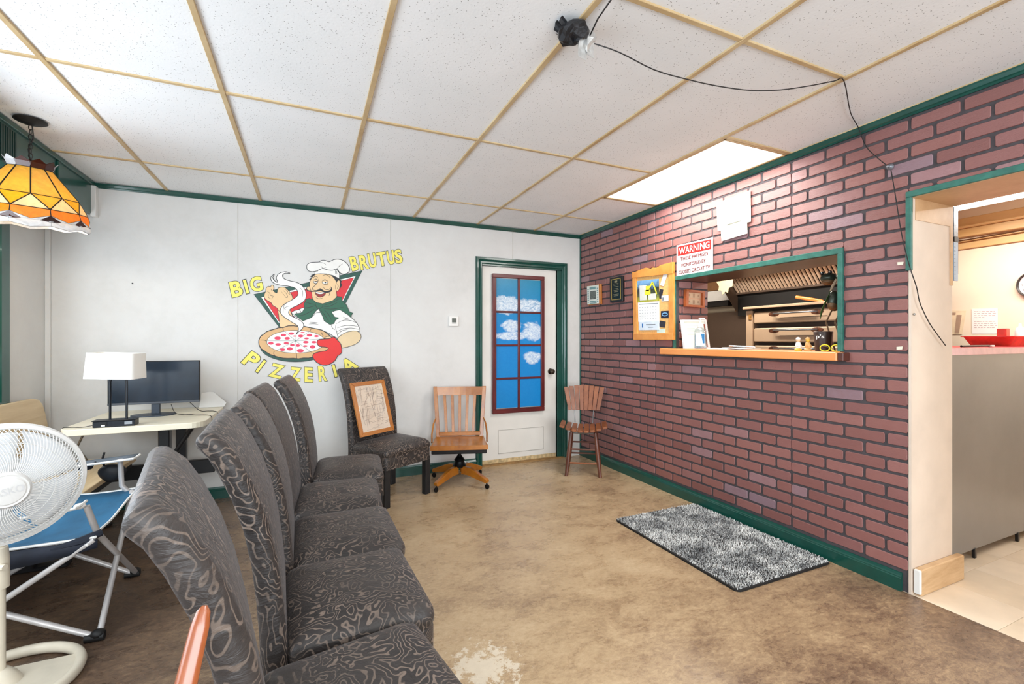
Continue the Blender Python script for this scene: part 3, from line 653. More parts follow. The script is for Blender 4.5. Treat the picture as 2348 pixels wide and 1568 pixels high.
# local: +y points away from the sitter's front (towards the wall), seat front faces -y
fy = -0.19; 
mb = MB(); nu, nv = 14, 12
def seat_fn(u, v):
    x = -0.235 + 0.47*u; y = fy + 0.385*v; x *= 1.0 - 0.10*v
    z = 0.362 - 0.010*math.sin(PI*min(1, v*1.2))*(0.5+0.5*math.cos(4*PI*(u-0.5))) + (0.004 if abs(u-.5) < .05 else 0)
    return (x, y, z)
top = [seat_fn(i/nu, j/nv) for j in range(nv+1) for i in range(nu+1)]; bot = [(x, y, 0.325) for x, y, z in top]; N0 = len(top)
fs = [(j*(nu+1)+i, j*(nu+1)+i+1, (j+1)*(nu+1)+i+1, (j+1)*(nu+1)+i) for j in range(nv) for i in range(nu)]
fs += [tuple(q+N0 for q in reversed(f)) for f in list(fs)]
edge = [i for i in range(nu+1)] + [j*(nu+1)+nu for j in range(1, nv+1)] + [nv*(nu+1)+i for i in range(nu-1, -1, -1)] + [j*(nu+1) for j in range(nv-1, 0, -1)]
fs += [(edge[i], edge[(i+1) % len(edge)], edge[(i+1) % len(edge)]+N0, edge[i]+N0) for i in range(len(edge))]
mb._add(top+bot, fs); mb.build('seat', m_oak2, sw, smooth=30)
MB().cham((-0.225, fy+0.004, 0.292), (0.225, fy+0.32, 0.326), 0.004).build('seat_pan', m_iron, sw)
def bar(mb, a, b, wx, wy, c=0.002):
    """rectangular bar from a to b, wx across x, wy across y"""
    a, b = Vector(a), Vector(b); vs = []
    for p in (a, b): vs += [p+Vector((sx*wx/2, sy*wy/2, 0)) for sx, sy in ((-1,-1),(1,-1),(1,1),(-1,1))]
    mb._add(vs, [(3,2,1,0),(4,5,6,7),(0,1,5,4),(1,2,6,5),(2,3,7,6),(3,0,4,7)]); return mb
yb, yt, zb, zt = 0.185, 0.262, 0.372, 0.800
for s in (-1, 1): bar(MB(), (s*0.190, yb, zb-0.03), (s*0.222, yt, zt), 0.034, 0.024).build('back_post', m_oak2, sw, bevel=0.003)
mb = MB(); K = 8
for k in range(K):
    u0, u1 = -0.206+0.412*k/K, -0.206+0.412*(k+1)/K
    c0, c1 = 0.018*(1-(u0/0.206)**2), 0.018*(1-(u1/0.206)**2)
    vs = [(u, y0+c+dy, z) for (u, c) in ((u0, c0), (u1, c1)) for (y0, z) in ((yt-0.014, zt-0.078), (yt-0.002, zt-0.004)) for dy in (-0.010, 0.010)]
    mb._add(vs, [(0, 2, 6, 4), (1, 5, 7, 3), (2, 3, 7, 6), (0, 4, 5, 1)])
mb.build('crest_rail', m_oak2, sw, smooth=50)
MB().cham((-0.185, yb-0.008, zb-0.004), (0.185, yb+0.014, zb+0.030), 0.003).build('lower_rail', m_oak2, sw)
for k in range(5):
    u = -0.128+0.064*k
    bar(MB(), (u*0.92, yb+0.003+0.006*(1-(u/.2)**2), zb+0.028), (u*1.08, yt-0.010+0.014*(1-(u/.2)**2), zt-0.074), 0.024, 0.011).build('slat', m_oak2, sw, bevel=0.002)
for s in (-1, 1):
    MB().tube([(s*0.236, 0.03, 0.345), (s*0.240, 0.09, 0.40), (s*0.232, 0.165, 0.475), (s*0.214, 0.205, 0.52)], [0.012, 0.014, 0.013, 0.008], 6, flat=0.6).build('side_brace', m_oak2, sw, smooth=True)
MB().lathe([(0.0, 0.225), (0.028, 0.225), (0.016, 0.24), (0.013, 0.262), (0.030, 0.270), (0.034, 0.292), (0.0, 0.294)], 16, close=False).build('spindle', m_iron, sw, smooth=True)
MB().lathe([(0.0, 0.140), (0.052, 0.142), (0.058, 0.155), (0.046, 0.17), (0.040, 0.19), (0.046, 0.20), (0.036, 0.215), (0.018, 0.228), (0.0, 0.230)], 20, close=False).build('hub', m_iron, sw, smooth=40)
MB().cham((-0.06, -0.02, 0.272), (0.06, 0.02, 0.292), 0.004).tube([(0.03, 0, 0.28), (0.075, 0, 0.262)], 0.006, 6).build('tilt_bracket', m_iron, sw)
for k in range(4):
    a = math.radians(45+90*k+6); mt = RZ(a)
    prof = [(0.03, 0.135), (0.03, 0.085), (0.10, 0.085), (0.285, 0.048), (0.300, 0.055), (0.300, 0.075), (0.285, 0.084), (0.12, 0.150), (0.05, 0.152)]
    lg = MB().prism(prof, 0.036, mt @ T(0, 0.018, 0) @ RX(PI/2)).build('base_arm', m_oak2, sw, bevel=0.004)
    cs = MB(); cs.tube([(0.288, 0, 0.05), (0.288, 0, 0.036)], 0.006, 8)
    cs.lathe([(0.0, -0.010), (0.014, -0.010), (0.020, -0.006), (0.020, 0.006), (0.014, 0.010), (0.0, 0.010)], 16, (0, 0, 0), T(0.292, 0, 0.0205) @ RX(PI/2), False)
    cs.v = [tuple(mt @ Vector(v)) for v in cs.v]; cs.build('caster', m_iron, sw, smooth=40)

# ------------------------------------------------------------------ little slatted chair in the corner
m_br = wood('worn_brown_slat', (104, 54, 26), (160, 94, 52), (1, 1, 1), 0.45, 0.15, fine=18)
m_dk = wood('dark_walnut_leg', (70, 36, 24), (112, 62, 42), (1, 1, 1), 0.4, 0.3, fine=16)
m_steel = M('dull_steel_rod', (120, 118, 116), 0.35, 0.9)
st = empty('slatted_chair', (2.325, 3.605, 0), math.radians(-34), 'small brown slatted wooden chair with low back, in the corner by the brick wall', 'chair')
for k in range(8):
    u = (k-3.5)/3.5; x = u*0.190; z = 0.405 + 0.034*u*u
    Lf = 0.165 - 0.028*u*u; vs = []
    mb = MB(); mt = T(x, 0, z) @ RY(-0.19*u*1.2)
    wd0, wd1 = 0.0245, 0.0215
    poly = [(-wd0, -Lf+0.004), (-wd0+0.006, -Lf-0.006), (wd0-0.006, -Lf-0.006), (wd0, -Lf+0.004), (wd1, Lf-0.004), (wd1-0.006, Lf+0.004), (-wd1+0.006, Lf+0.004), (-wd1, Lf-0.004)]
    MB().prism(poly, 0.020, mt, -0.010).build('seat_slat', m_br, st, bevel=0.003)
for k in range(8):
    u = (k-3.5)/3.5; xb_, xt_ = u*0.132, u*0.172; yb_ = 0.165+0.020*(1-u*u); yt_ = 0.200+0.028*(1-u*u)
    mb = MB(); z0_, z1_ = 0.545 + 0.004*abs(u), 0.765 + 0.018*(1-u*u)
    vs = []
    for (x, y, z, hw) in ((xb_, yb_, z0_, 0.0168), (xt_, yt_, z1_, 0.0218)):
        for sx, sy in ((-1, -1), (1, -1), (1, 1), (-1, 1)): vs.append((x+sx*hw, y+sy*0.007 + u*sx*-0.004, z))
    mb._add(vs, [(3,2,1,0),(4,5,6,7),(0,1,5,4),(1,2,6,5),(2,3,7,6),(3,0,4,7)]); mb.build('back_slat', m_br, st, bevel=0.003)
for s in (-1, 1): MB().tube([(s*0.080, 0.02, 0.388), (s*0.080, 0.14, 0.392), (s*0.084, 0.178, 0.42), (s*0.092, 0.196, 0.56), (s*0.100, 0.224, 0.70)], 0.0045, 6).build('back_rod', m_steel, st, smooth=True)
MB().tube([(-0.10, -0.10, 0.378), (0.10, -0.10, 0.378), (0.10, 0.11, 0.378), (-0.10, 0.11, 0.378)], 0.006, 6, closed=True).build('seat_ring', m_steel, st, smooth=True)
for sx in (-1, 1):
    for sy in (-1, 1): MB().tube([(sx*0.150, sy*0.15-0.0, 0), (sx*0.128, sy*0.128, 0.2), (sx*0.108, sy*0.105, 0.384)], [0.0165, 0.021, 0.0165], 10).build('leg', m_dk, st, smooth=True)
MB().tube([(-0.136, -0.136, 0.115), (0.136, -0.136, 0.115)], 0.008, 8).build('rung', m_br, st, smooth=True)
for (a, b) in (((-0.122, -0.120, 0.235), (0.122, -0.120, 0.235)), ((-0.134, 0.134, 0.14), (0.134, 0.134, 0.14)), ((-0.120, 0.120, 0.25), (0.120, 0.120, 0.25)), ((-0.130, -0.13, 0.17), (-0.130, 0.13, 0.17)), ((0.130, -0.13, 0.17), (0.130, 0.13, 0.17))): MB().tube([a, b], 0.008, 8).build('rung', m_dk, st, smooth=True)

# ------------------------------------------------------------------ rug
m_rug = mat_rug()
rug = empty('rug', (2.25, 2.06, 0), 0, 'grey and white shaggy doormat on the floor along the brick wall', 'rug')
pr_ = [(x, y) for x, y in rrect(0.360, 0.487, 0.03)]
MB().prism(pr_, 0.010).build('backing', M('black_rubber', (20, 20, 21), 0.7), rug)
rr = random.Random(11); mb = MB()
nx_, ny_ = 120, 162
for i in range(nx_):
    for j in range(ny_):
        x = -0.352 + 0.704*(i+rr.random())/nx_; y = -0.480 + 0.960*(j+rr.random())/ny_
        a = rr.uniform(0, 2*PI); h = rr.uniform(0.006, 0.012); lx, ly = rr.uniform(-.006, .006), rr.uniform(-.006, .006); w_ = 0.0024
        o = len(mb.v); ca, sa = math.cos(a)*w_, math.sin(a)*w_
        mb.v += [(x-ca, y-sa, 0.009), (x+ca, y+sa, 0.009), (x+lx+ca*0.7, y+ly+sa*0.7, 0.009+h), (x+lx-ca*0.7, y+ly-sa*0.7, 0.009+h*0.92)]
        mb.f.append([o, o+1, o+2, o+3]); mb.m.append(0)
o = mb.build('pile', m_rug, rug); o['kind'] = 'stuff'

# ------------------------------------------------------------------ booth bench
m_lam = wood('pale_woodgrain_laminate', (206, 176, 128), (236, 214, 174), (6, 0.5, 6), 0.4, 0.2, fine=6)
bn = empty('bench', (-1.33, 3.45, 0), 0, 'booth bench of pale woodgrain laminate on black legs, along the left wall', 'bench')
prof = [(-0.38, 0.42), (0.545, 0.42)] + [(0.610, 0.50), (0.600, 0.58), (0.575, 0.67), (0.545, 0.745), (0.515, 0.80), (0.47, 0.838), (0.40, 0.852), (-0.38, 0.852)]
MB().prism([(p[0], p[1]) for p in prof], 0.028, T(-0.285, 0, 0) @ Matrix(((0, 0, 1, 0), (1, 0, 0, 0), (0, 1, 0, 0), (0, 0, 0, 1))) @ RX(0)).build('backrest', m_lam, bn, bevel=0.004)
MB().prism([(-0.24, -0.45), (0.262, -0.45), (0.262, 0.40), (0.20, 0.45), (-0.24, 0.45)], 0.028, T(0, 0, 0.405)).build('seat', m_lam, bn, bevel=0.004)
MB().cham((-0.20, -0.44, 0.355), (0.235, 0.42, 0.404), 0.004).build('seat_frame', m_black, bn)
for y in (-0.20, 0.36): MB().cham((-0.06, y-0.03, 0.012), (0.0, y+0.03, 0.356), 0.004).cham((-0.20, y-0.03, 0), (0.14, y+0.03, 0.02), 0.004).cham((-0.27, y-0.02, 0.28), (-0.20, y+0.02, 0.44), 0.004).build('leg', m_black, bn)

# ------------------------------------------------------------------ table with T legs, monitor, lamp
m_cream = M('cream_tabletop', (240, 232, 208), 0.35, var=0.02, scale=5)
tbl = empty('table', (-0.95, 3.76, 0), 0, 'small cream tabletop on black steel legs against the white wall', 'table')
MB().prism(rrect(0.352, 0.385, 0.085, 6), 0.036, T(0, 0, 0.676)).build('tabletop', m_cream, tbl, bevel=0.004)
for y in (-0.18, 0.24):
    MB().cham((-0.025+0.10, y-0.03, 0.02), (0.035+0.10, y+0.03, 0.676), 0.004).cham((-0.12, y-0.035, 0), (0.26, y+0.035, 0.022), 0.006).build('leg', m_black, tbl)
MB().cham((-0.32, 0.22, 0.245), (0.31, 0.26, 0.345), 0.004).build('crossbar', m_black, tbl)
MB().tube([(0.115, -0.18, 0.42), (0.27, -0.24, 0.672)], 0.014, 8).build('brace', m_black, tbl, smooth=True)
MB().tube([(-0.25, -0.32, 0.674), (-0.285, -0.30, 0.60), (-0.26, -0.18, 0.45)], 0.006, 6).build('folding_stay', m_steel, tbl, smooth=True)
TZ = 0.712
# monitor
ya = 3.84
a, b = at_y(246, 872, ya), at_y(458, 827, ya); zb_, zt_ = at_y(455, 921, ya).z, at_y(457, 826, ya).z
mn = empty('monitor', ((a.x+b.x)/2, ya, TZ), 0, 'black flat-screen monitor standing on the cream table', 'monitor'); hw = (b.x-a.x)/2
MB().cham((-hw, 0, zb_-TZ), (hw, 0.028, zt_-TZ), 0.003).build('housing', M('black_plastic', (20, 21, 23), 0.45), mn)
m_scr, nt, bb = base('dark_screen', 0.16, 0, 0.6); vv = coords(nt, 'Object'); nt.links.new(ramp(nt, noise(nt, vv, 3, 3), [(0.3, (16, 24, 34)), (0.7, (34, 52, 70))]), bb.inputs['Base Color'])
MB().box((-hw+0.006, -0.002, zb_-TZ+0.016), (hw-0.006, 0.001, zt_-TZ-0.006)).build('screen', m_scr, mn)
MB().cham((-hw, -0.003, zb_-TZ), (hw, 0.001, zb_-TZ+0.015), 0.0015).build('bezel', M('grey_bezel', (70, 76, 84), 0.4), mn)
MB().cham((-0.024, 0.010, 0.006), (0.024, 0.034, zb_-TZ+0.04), 0.003).build('neck', M('slate_plastic', (52, 62, 74), 0.4), mn)
MB().prism([(0.125*math.cos(k*PI/16), 0.085*math.sin(k*PI/16)-0.03) for k in range(32)], 0.008).build('foot', M('slate_plastic'), mn, bevel=0.002)
# desk lamp with outlets in the base
lm = empty('desk_lamp', (-1.045, 3.43, TZ), 0, 'white box-shade desk lamp with a black outlet base on the cream table', 'lamp')
m_lblk = M('satin_black', (34, 38, 44), 0.35, 0.3)
MB().cham((-0.100, -0.035, 0), (0.098, 0.035, 0.036), 0.003).build('base', m_lblk, lm)
MB().cham((-0.104, -0.039, 0.036), (0.102, 0.039, 0.041), 0.002).build('base_top', m_lblk, lm)
MB().box((0.048, -0.0365, 0.012), (0.084, -0.0345, 0.028)).build('usb_ports', M('light_port', (150, 156, 162), 0.4), lm)
for x in (-0.045,): MB().box((x-0.02, -0.0365, 0.008), (x+0.012, -0.0345, 0.032)).build('outlet', M('port_black', (10, 10, 11), 0.5), lm)
MB().box((-0.060, -0.037, 0.007), (-0.042, -0.0355, 0.014)).build('switch', m_white, lm)
MB().tube([(-0.030, 0, 0.04), (-0.030, 0, 0.265), (-0.026, 0, 0.276), (-0.016, 0, 0.280), (0.034, 0, 0.280), (0.044, 0, 0.276), (0.048, 0, 0.265), (0.048, 0, 0.04)], 0.0062, 8).build('loop_stand', m_lblk, lm, smooth=True)
MB().tube([(0.009, 0, 0.278), (0.009, 0, 0.32)], 0.012, 10).build('socket', m_steel, lm, smooth=True)
m_shade, nt, bb = base('white_linen_shade', 0.9); bb.inputs['Base Color'].default_value = lin((244, 242, 236)); bb.inputs['Transmission Weight'].default_value = 0.0; bb.inputs['Subsurface Weight'].default_value = 0.25; bb.inputs['Subsurface Radius'].default_value = (0.05, 0.05, 0.05)
sh = MB(); sm = T(-0.012, 0.0, 0) @ RZ(math.radians(-10)) @ RY(math.radians(2))
o_ = rrect(0.125, 0.085, 0.022, 4); ot = rrect(0.118, 0.080, 0.022, 4); n = len(o_)
vs = [sm @ Vector((x, y, 0.284)) for x, y in o_] + [sm @ Vector((x, y, 0.434)) for x, y in ot] + [sm @ Vector((x*0.97, y*0.97, 0.434)) for x, y in ot] + [sm @ Vector((x*0.97, y*0.97, 0.284)) for x, y in o_]
sh._add(vs, [(r*n+k, r*n+(k+1) % n, ((r+1) % 4)*n+(k+1) % n, ((r+1) % 4)*n+k) for r in range(4) for k in range(n)])
sh.build('shade', m_shade, lm, smooth=50)
tag(MB().prism([(-0.09, 0), (0.07, 0), (0.085, 0.03), (0.0, 0.115), (-0.03, 0.12), (-0.08, 0.11)], 0.006, T(-0.665, 4.085, TZ) @ RX(math.radians(72))).build('tent_card', m_white, bevel=0.001), 'white card leaning on the wall behind the monitor', 'card')
# cords on the table
m_cord = M('black_cord', (22, 20, 20), 0.5)
tag(MB().tube(smooth_poly([(-0.79, 3.86, TZ+0.10), (-0.74, 3.83, TZ+0.05), (-0.70, 3.83, TZ+0.012), (-0.66, 3.86, TZ+0.004), (-0.62, 3.83, TZ+0.005), (-0.588, 3.76, TZ+0.004), (-0.583, 3.70, TZ-0.02)], 4, False), 0.0025, 6).build('monitor_cable', m_cord, smooth=True), 'black cable running from the monitor over the right edge of the table', 'cable')
tag(MB().tube(smooth_poly([(-0.88, 3.88, TZ+0.06), (-0.84, 3.80, TZ+0.012), (-0.78, 3.74, TZ+0.003), (-0.74, 3.73, TZ+0.003), (-0.70, 3.69, TZ+0.003), (-0.64, 3.66, TZ+0.004), (-0.598, 3.60, TZ+0.002), (-0.588, 3.57, TZ-0.03)], 4, False), 0.002, 6).build('monitor_cable', m_cord, smooth=True), 'thinner wavy cable lying across the table in front of the white card', 'cable')
tag(MB().tube(smooth_poly([(-1.09, 3.425, TZ+0.020), (-1.14, 3.40, TZ+0.016), (-1.20, 3.42, TZ+0.006), (-1.27, 3.46, TZ+0.004), (-1.312, 3.48, TZ-0.01), (-1.318, 3.47, 0.60), (-1.30, 3.44, 0.50), (-1.28, 3.42, 0.42)], 4, False), 0.0022, 6).build('lamp_cord', m_cord, smooth=True), 'thin black lamp cord dropping over the left edge of the table', 'cord')
# black bag under the arm of the camp chair
mb = MB(); mb.ball((0, 0, 0), (0.060, 0.018, 0.042), 20, 14)
mb.v = [(x*(1+0.12*math.sin(40*z+3*y)), y*(1+0.3*math.cos(40*x)), z*(1+0.18*math.sin(30*x+2))) for x, y, z in mb.v]
bg = mb.build('bag', M('black_nylon', (26, 26, 29), 0.5, var=0.3, scale=10, bmp=0.3), smooth=True); bg.location = at_y(258, 1084, 3.02)
tag(bg, 'dark soft bag hanging behind the far armrest of the camp chair', 'bag')
bgt = MB().tube([(-0.03, 0, 0.030), (-0.04, -0.01, 0.07), (-0.03, -0.01, 0.112)], 0.005, 6).build('strap', m_cord, bg, smooth=True)

# ------------------------------------------------------------------ blue camp chair
m_alu = M('grey_white_tube', (196, 192, 190), 0.35, 0.25, var=0.05)
m_blue = M('blue_polyester', (38, 98, 134), 0.7, var=0.14, scale=8, bmp=0.25)
m_navy = M('navy_webbing', (20, 27, 42), 0.7, var=0.2, scale=20)
m_cup = M('grey_blue_armrest', (88, 98, 108), 0.6, var=0.1)
cc = empty('camp_chair', (0.052, -0.003, 0), math.radians(1.9), 'blue folding camp chair with white tube legs, between the fan and the black chairs', 'chair')
FX, RXx, Y0, Y1 = -0.765, -1.40, 2.415, 2.985
r_ = 0.0115
def tb_(nm, pts, mat=m_alu, r=r_, par=cc): return MB().tube(pts, r, 10).build(nm, mat, par, smooth=50)
tb_('leg', [(FX+0.01, Y0, 0.018), (FX-0.02, Y1-0.02, 0.448)]); tb_('leg', [(FX-0.01, Y1, 0.018), (FX+0.0, Y0+0.02, 0.425), (FX-0.03, Y0-0.0, 0.55)])
tb_('leg', [(FX-0.01, Y0+0.005, 0.018), (-1.083, Y0+0.008, 0.20), (-1.45, Y0+0.01, 0.40)]); tb_('leg', [(-1.41, Y0-0.012, 0.018), (-1.083, Y0-0.012, 0.20), (FX+0.0, Y0-0.012, 0.415)])
tb_('leg', [(FX-0.02, Y1-0.005, 0.018), (-1.10, Y1+0.005, 0.21), (-1.45, Y1+0.01, 0.40)]); tb_('leg', [(-1.41, Y1+0.022, 0.018), (-1.10, Y1+0.02, 0.205), (FX-0.02, Y1+0.02, 0.415)])
tb_('leg', [(-1.40, Y0, 0.018), (-1.47, Y1, 0.42)]); tb_('leg', [(-1.42, Y1, 0.018), (-1.45, Y0, 0.42)])
tb_('arm_post', [(-0.79, Y1, 0.42), (-0.832, Y1+0.0, 0.475), (-0.838, Y1, 0.612)])
for x, y in ((FX, Y0), (FX-0.02, Y1), (-1.40, Y0-0.005), (-1.42, Y1+0.01)):
    MB().tube([(x-0.035, y, 0.014), (x+0.028, y, 0.014)], [0.017, 0.020], 8).ball((x+0.006, y, 0.026), (0.026, 0.022, 0.018), 10, 6).build('foot_cap', m_dark, cc, smooth=50)
def seatc(u, v):
    x = RXx-0.03 + (FX+0.03-RXx)*u; y = Y0-0.01 + (Y1-Y0+0.02)*v; sag = 0.075*math.sin(PI*v)*(0.45+0.55*math.sin(PI*min(1, u)))
    return (x + (0.03*math.sin(PI*v) if u > 0.99 else 0)*-1, y, 0.42 + 0.026*v - sag + 0.006*math.sin(14*u)*math.sin(9*v))
mb = MB(); mb.grid(seatc, 16, 12); o = mb.build('seat', m_blue, cc, smooth=True); s = o.modifiers.new('t', 'SOLIDIFY'); s.thickness = 0.004
def edge_pts(fn, n): return [Vector(fn(i/n)) for i in range(n+1)]
MB().tube(edge_pts(lambda t: Vector(seatc(t, 0))+Vector((0, 0, 0.003)), 16), 0.0055, 6).build('piping', m_white, cc, smooth=True)
MB().tube(edge_pts(lambda t: Vector(seatc(1, t))+Vector((0, 0, 0.003)), 16), 0.0055, 6).build('piping', m_white, cc, smooth=True)
MB().tube(edge_pts(lambda t: Vector(seatc(t, 1))+Vector((0, 0, 0.003)), 16), 0.0055, 6).build('piping', m_white, cc, smooth=True)
mb = MB(); mb.grid(lambda u, v: (RXx + (FX+0.01-RXx)*u, Y0-0.018+0.002*math.sin(20*u), 0.417 - v*(0.035+0.035*math.sin(PI*u))), 14, 2); o = mb.build('webbing', m_navy, cc, smooth=True); s = o.modifiers.new('t', 'SOLIDIFY'); s.thickness = 0.003
MB().tube([(FX-0.15, Y0-0.012, 0.397), (FX-0.04, Y0-0.014, 0.418), (FX+0.012, Y0+0.02, 0.430)], [0.008, 0.016, 0.015], 8).build('corner_strap', m_navy, cc, smooth=True)
mb = MB(); mb.grid(lambda u, v: (-1.46-0.12*v - 0.02*math.sin(PI*u), Y0 + (Y1-Y0)*u, 0.40+0.43*v), 10, 8); o = mb.build('backrest', m_blue, cc, smooth=True); s = o.modifiers.new('t', 'SOLIDIFY'); s.thickness = 0.004
for y in (Y0, Y1): tb_('back_post', [(-1.45, y, 0.40), (-1.575, y, 0.845)])
def arm(y, mat, zf, nm, x1, ripple):
    mb = MB(); mb.grid(lambda u, v: (-1.53 + (x1+1.53)*u, y-0.05+0.10*v, zf - 0.016*math.sin(PI*u) - 0.010*math.sin(PI*v) + ripple*math.sin(6*u)), 14, 6)
    o = mb.build(nm, mat, cc, smooth=True); s = o.modifiers.new('t', 'SOLIDIFY'); s.thickness = 0.006
    MB().tube([(-1.53 + (x1+1.53)*i/10, y-0.05, zf-0.016*math.sin(PI*i/10)+0.001+ripple*math.sin(0.6*i)) for i in range(11)] + [(x1+0.008, y-0.03, zf+0.003), (x1+0.008, y+0.03, zf+0.003)], 0.006, 6).build('piping', m_white, cc, smooth=True)
arm(Y1+0.01, m_cup, 0.615, 'armrest', -0.775, 0.0); arm(Y0+0.0, m_blue, 0.560, 'armrest', -0.812, 0.004)
MB().lathe([(0.044, 0.0), (0.048, 0.002), (0.044, 0.004), (0.040, -0.012), (0.034, -0.028), (0.0, -0.030)], 20, (-0.985, Y1+0.01, 0.602), None, False).build('cup_holder', m_navy, cc, smooth=True)
MB().ball((-0.812, Y0-0.01, 0.556), (0.020, 0.018, 0.012), 10, 6).build('arm_tip', m_white, cc, smooth=True)
MB().ball((FX-0.02, Y0-0.026, 0.402), 0.006, 8, 6).build('rivet', m_white, cc, smooth=True)

# ------------------------------------------------------------------ pedestal fan
m_fan = M('white_fan_plastic', (226, 225, 222), 0.35, var=0.02)
m_fan2 = M('ivory_fan_plastic', (220, 210, 190), 0.45, var=0.05)
fan = empty('pedestal_fan', (-0.985, 2.175, 0), 0, 'white pedestal fan with round wire grille at the left edge', 'fan')
hc = Vector((-0.908, 2.03, 0.750)) - Vector((-0.985, 2.175, 0)); fn_ = Vector((0.46, -0.88, -0.08)).normalized()
fu = Vector((0, 0, 1)).cross(fn_).normalized(); fv = fn_.cross(fu)
FH = Matrix(((fu.x, fv.x, fn_.x, hc.x), (fu.y, fv.y, fn_.y, hc.y), (fu.z, fv.z, fn_.z, hc.z), (0, 0, 0, 1)))
def fpt(r, a, z): return FH @ Vector((r*math.cos(a), r*math.sin(a), z))
R = 0.200
MB().lathe([(R-0.016, 0.014), (R-0.012, 0.018), (R-0.002, 0.014), (R, 0.006), (R, -0.012), (R-0.010, -0.018), (R-0.016, -0.012)], 72, (0, 0, 0), FH, False).build('grille_rim', m_fan, fan, smooth=True)
def zf_(r): return 0.014 + 0.050*(1-max(0.0, (r-0.055)/(R-0.055))**2.2)
mb = MB(); nw = 108
for k in range(nw):
    a0 = 2*PI*k/nw; pts = []
    for i in range(8):
        q = i/7; r = 0.054 + (R-0.014-0.054)*q; pts.append(fpt(r, a0 + 0.42*(q**1.5), zf_(r)))
    mb.tube(pts, 0.0013, 4, cap=False)
for r in (0.085, 0.115, 0.145, 0.172): mb.tube([fpt(r, 2*PI*k/60, zf_(r)-0.002) for k in range(60)], 0.0013, 4, closed=True)
o = mb.build('front_grille', m_fan, fan, smooth=True)
mb = MB()
for k in range(72):
    a0 = 2*PI*k/72; mb.tube([fpt(0.05+(R-0.014-0.05)*i/5, a0-0.3*(i/5), -0.010-0.055*math.sqrt(max(0, 1-((0.05+(R-0.064)*i/5)/R)**3))) for i in range(6)], 0.0013, 4, cap=False)
for r in (0.09, 0.14, 0.175): mb.tube([fpt(r, 2*PI*k/48, -0.012-0.055*math.sqrt(1-(r/R)**3)) for k in range(48)], 0.0013, 4, closed=True)
mb.build('rear_grille', m_fan, fan, smooth=True)
MB().lathe([(0.0, 0.080), (0.027, 0.080), (0.043, 0.078), (0.047, 0.074), (0.052, 0.076), (0.057, 0.070), (0.059, 0.058), (0.053, 0.054), (0.0, 0.054)], 40, (0, 0, 0), FH, False).build('centre_badge', m_fan, fan, smooth=35)
mb = MB(); put_text(mb, 'LASKO', lambda u, v: FH @ (RZ(0.16) @ Vector((-0.039+0.078*u, -0.011+0.022*v, 0.0812))), 0.012); mb.build('raised_lettering', M('badge_letter', (206, 206, 206), 0.5), fan)
m_blade, nt, bb = base('milky_blade', 0.3); bb.inputs['Base Color'].default_value = lin((222, 224, 226)); bb.inputs['Alpha'].default_value = 1.0
for k in range(5):
    mb = MB(); a0 = 2*PI*k/5+0.5
    mb.grid(lambda u, v, a0=a0: fpt(0.035+0.140*u, a0 + (v-0.5)*(0.95+0.25*u) + 0.25*u, 0.012 - (v-0.5)*0.034*(1-0.3*u)), 8, 8)
    o = mb.build('blade', m_blade, fan, smooth=True); s = o.modifiers.new('t', 'SOLIDIFY'); s.thickness = 0.002
MB().lathe([(0.0, 0.030), (0.030, 0.028), (0.038, 0.018), (0.038, -0.01), (0.0, -0.01)], 24, (0, 0, 0), FH, False).build('blade_hub', m_fan, fan, smooth=35)
MB().lathe([(0.0, -0.062), (0.055, -0.062), (0.068, -0.075), (0.066, -0.12), (0.050, -0.165), (0.0, -0.175)], 28, (0, 0, 0), FH, False).build('motor_housing', m_fan, fan, smooth=35)
MB().tube([(0, 0, 0.03), (0, 0, 0.60)], 0.0165, 16).build('pole', m_fan2, fan, smooth=50)
MB().lathe([(0.0, 0.36), (0.026, 0.36), (0.026, 0.46), (0.022, 0.50), (0.0, 0.51)], 20, close=False).tube([(0.0, -0.02, 0.44), (0.03, -0.034, 0.44)], 0.010, 8).build('height_collar', m_fan2, fan, smooth=40)
MB().tube([(0, 0, 0.58), (0.01, -0.02, 0.64), (0.02, -0.04, 0.70)], [0.026, 0.03, 0.03], 12).build('neck', m_fan, fan, smooth=40)
br = smooth_poly([(0.208*math.cos(2*PI*k/20), 0.200*math.sin(2*PI*k/20)) for k in range(20)], 3)
MB().tube([(x, y, 0.020) for x, y in br], [0.020]*len(br), 10, closed=True, flat=0.9).build('base_ring', m_fan2, fan, smooth=60)
MB().prism([(x*0.93, y*0.93) for x, y in br if y < 0.115], 0.022, None, 0.004).build('base_plate', m_fan2, fan, bevel=0.004)
MB().lathe([(0.0, 0.022), (0.060, 0.022), (0.045, 0.050), (0.024, 0.075), (0.0, 0.080)], 24, close=False).build('pole_socket', m_fan2, fan, smooth=40)
# wooden stick leaning at the near chair
st0, st1 = Vector((-0.290, 0.405, 0)), Vector((-0.123, 0.700, 0.878))
ps = [st0.lerp(st1, q) for q in (0, 0.5, 0.9, 0.975, 0.993, 1.0)]
o = MB().tube(ps, [0.019, 0.0165, 0.013, 0.011, 0.008, 0.003], 14, flat=0.62).build('wooden_stick', wood('red_orange_varnish', (112, 54, 24), (164, 88, 46), (1, 1, 1), 0.22, 0.8, fine=8), smooth=60)
tag(o, 'reddish varnished wooden stick leaning beside the nearest black chair', 'stick')

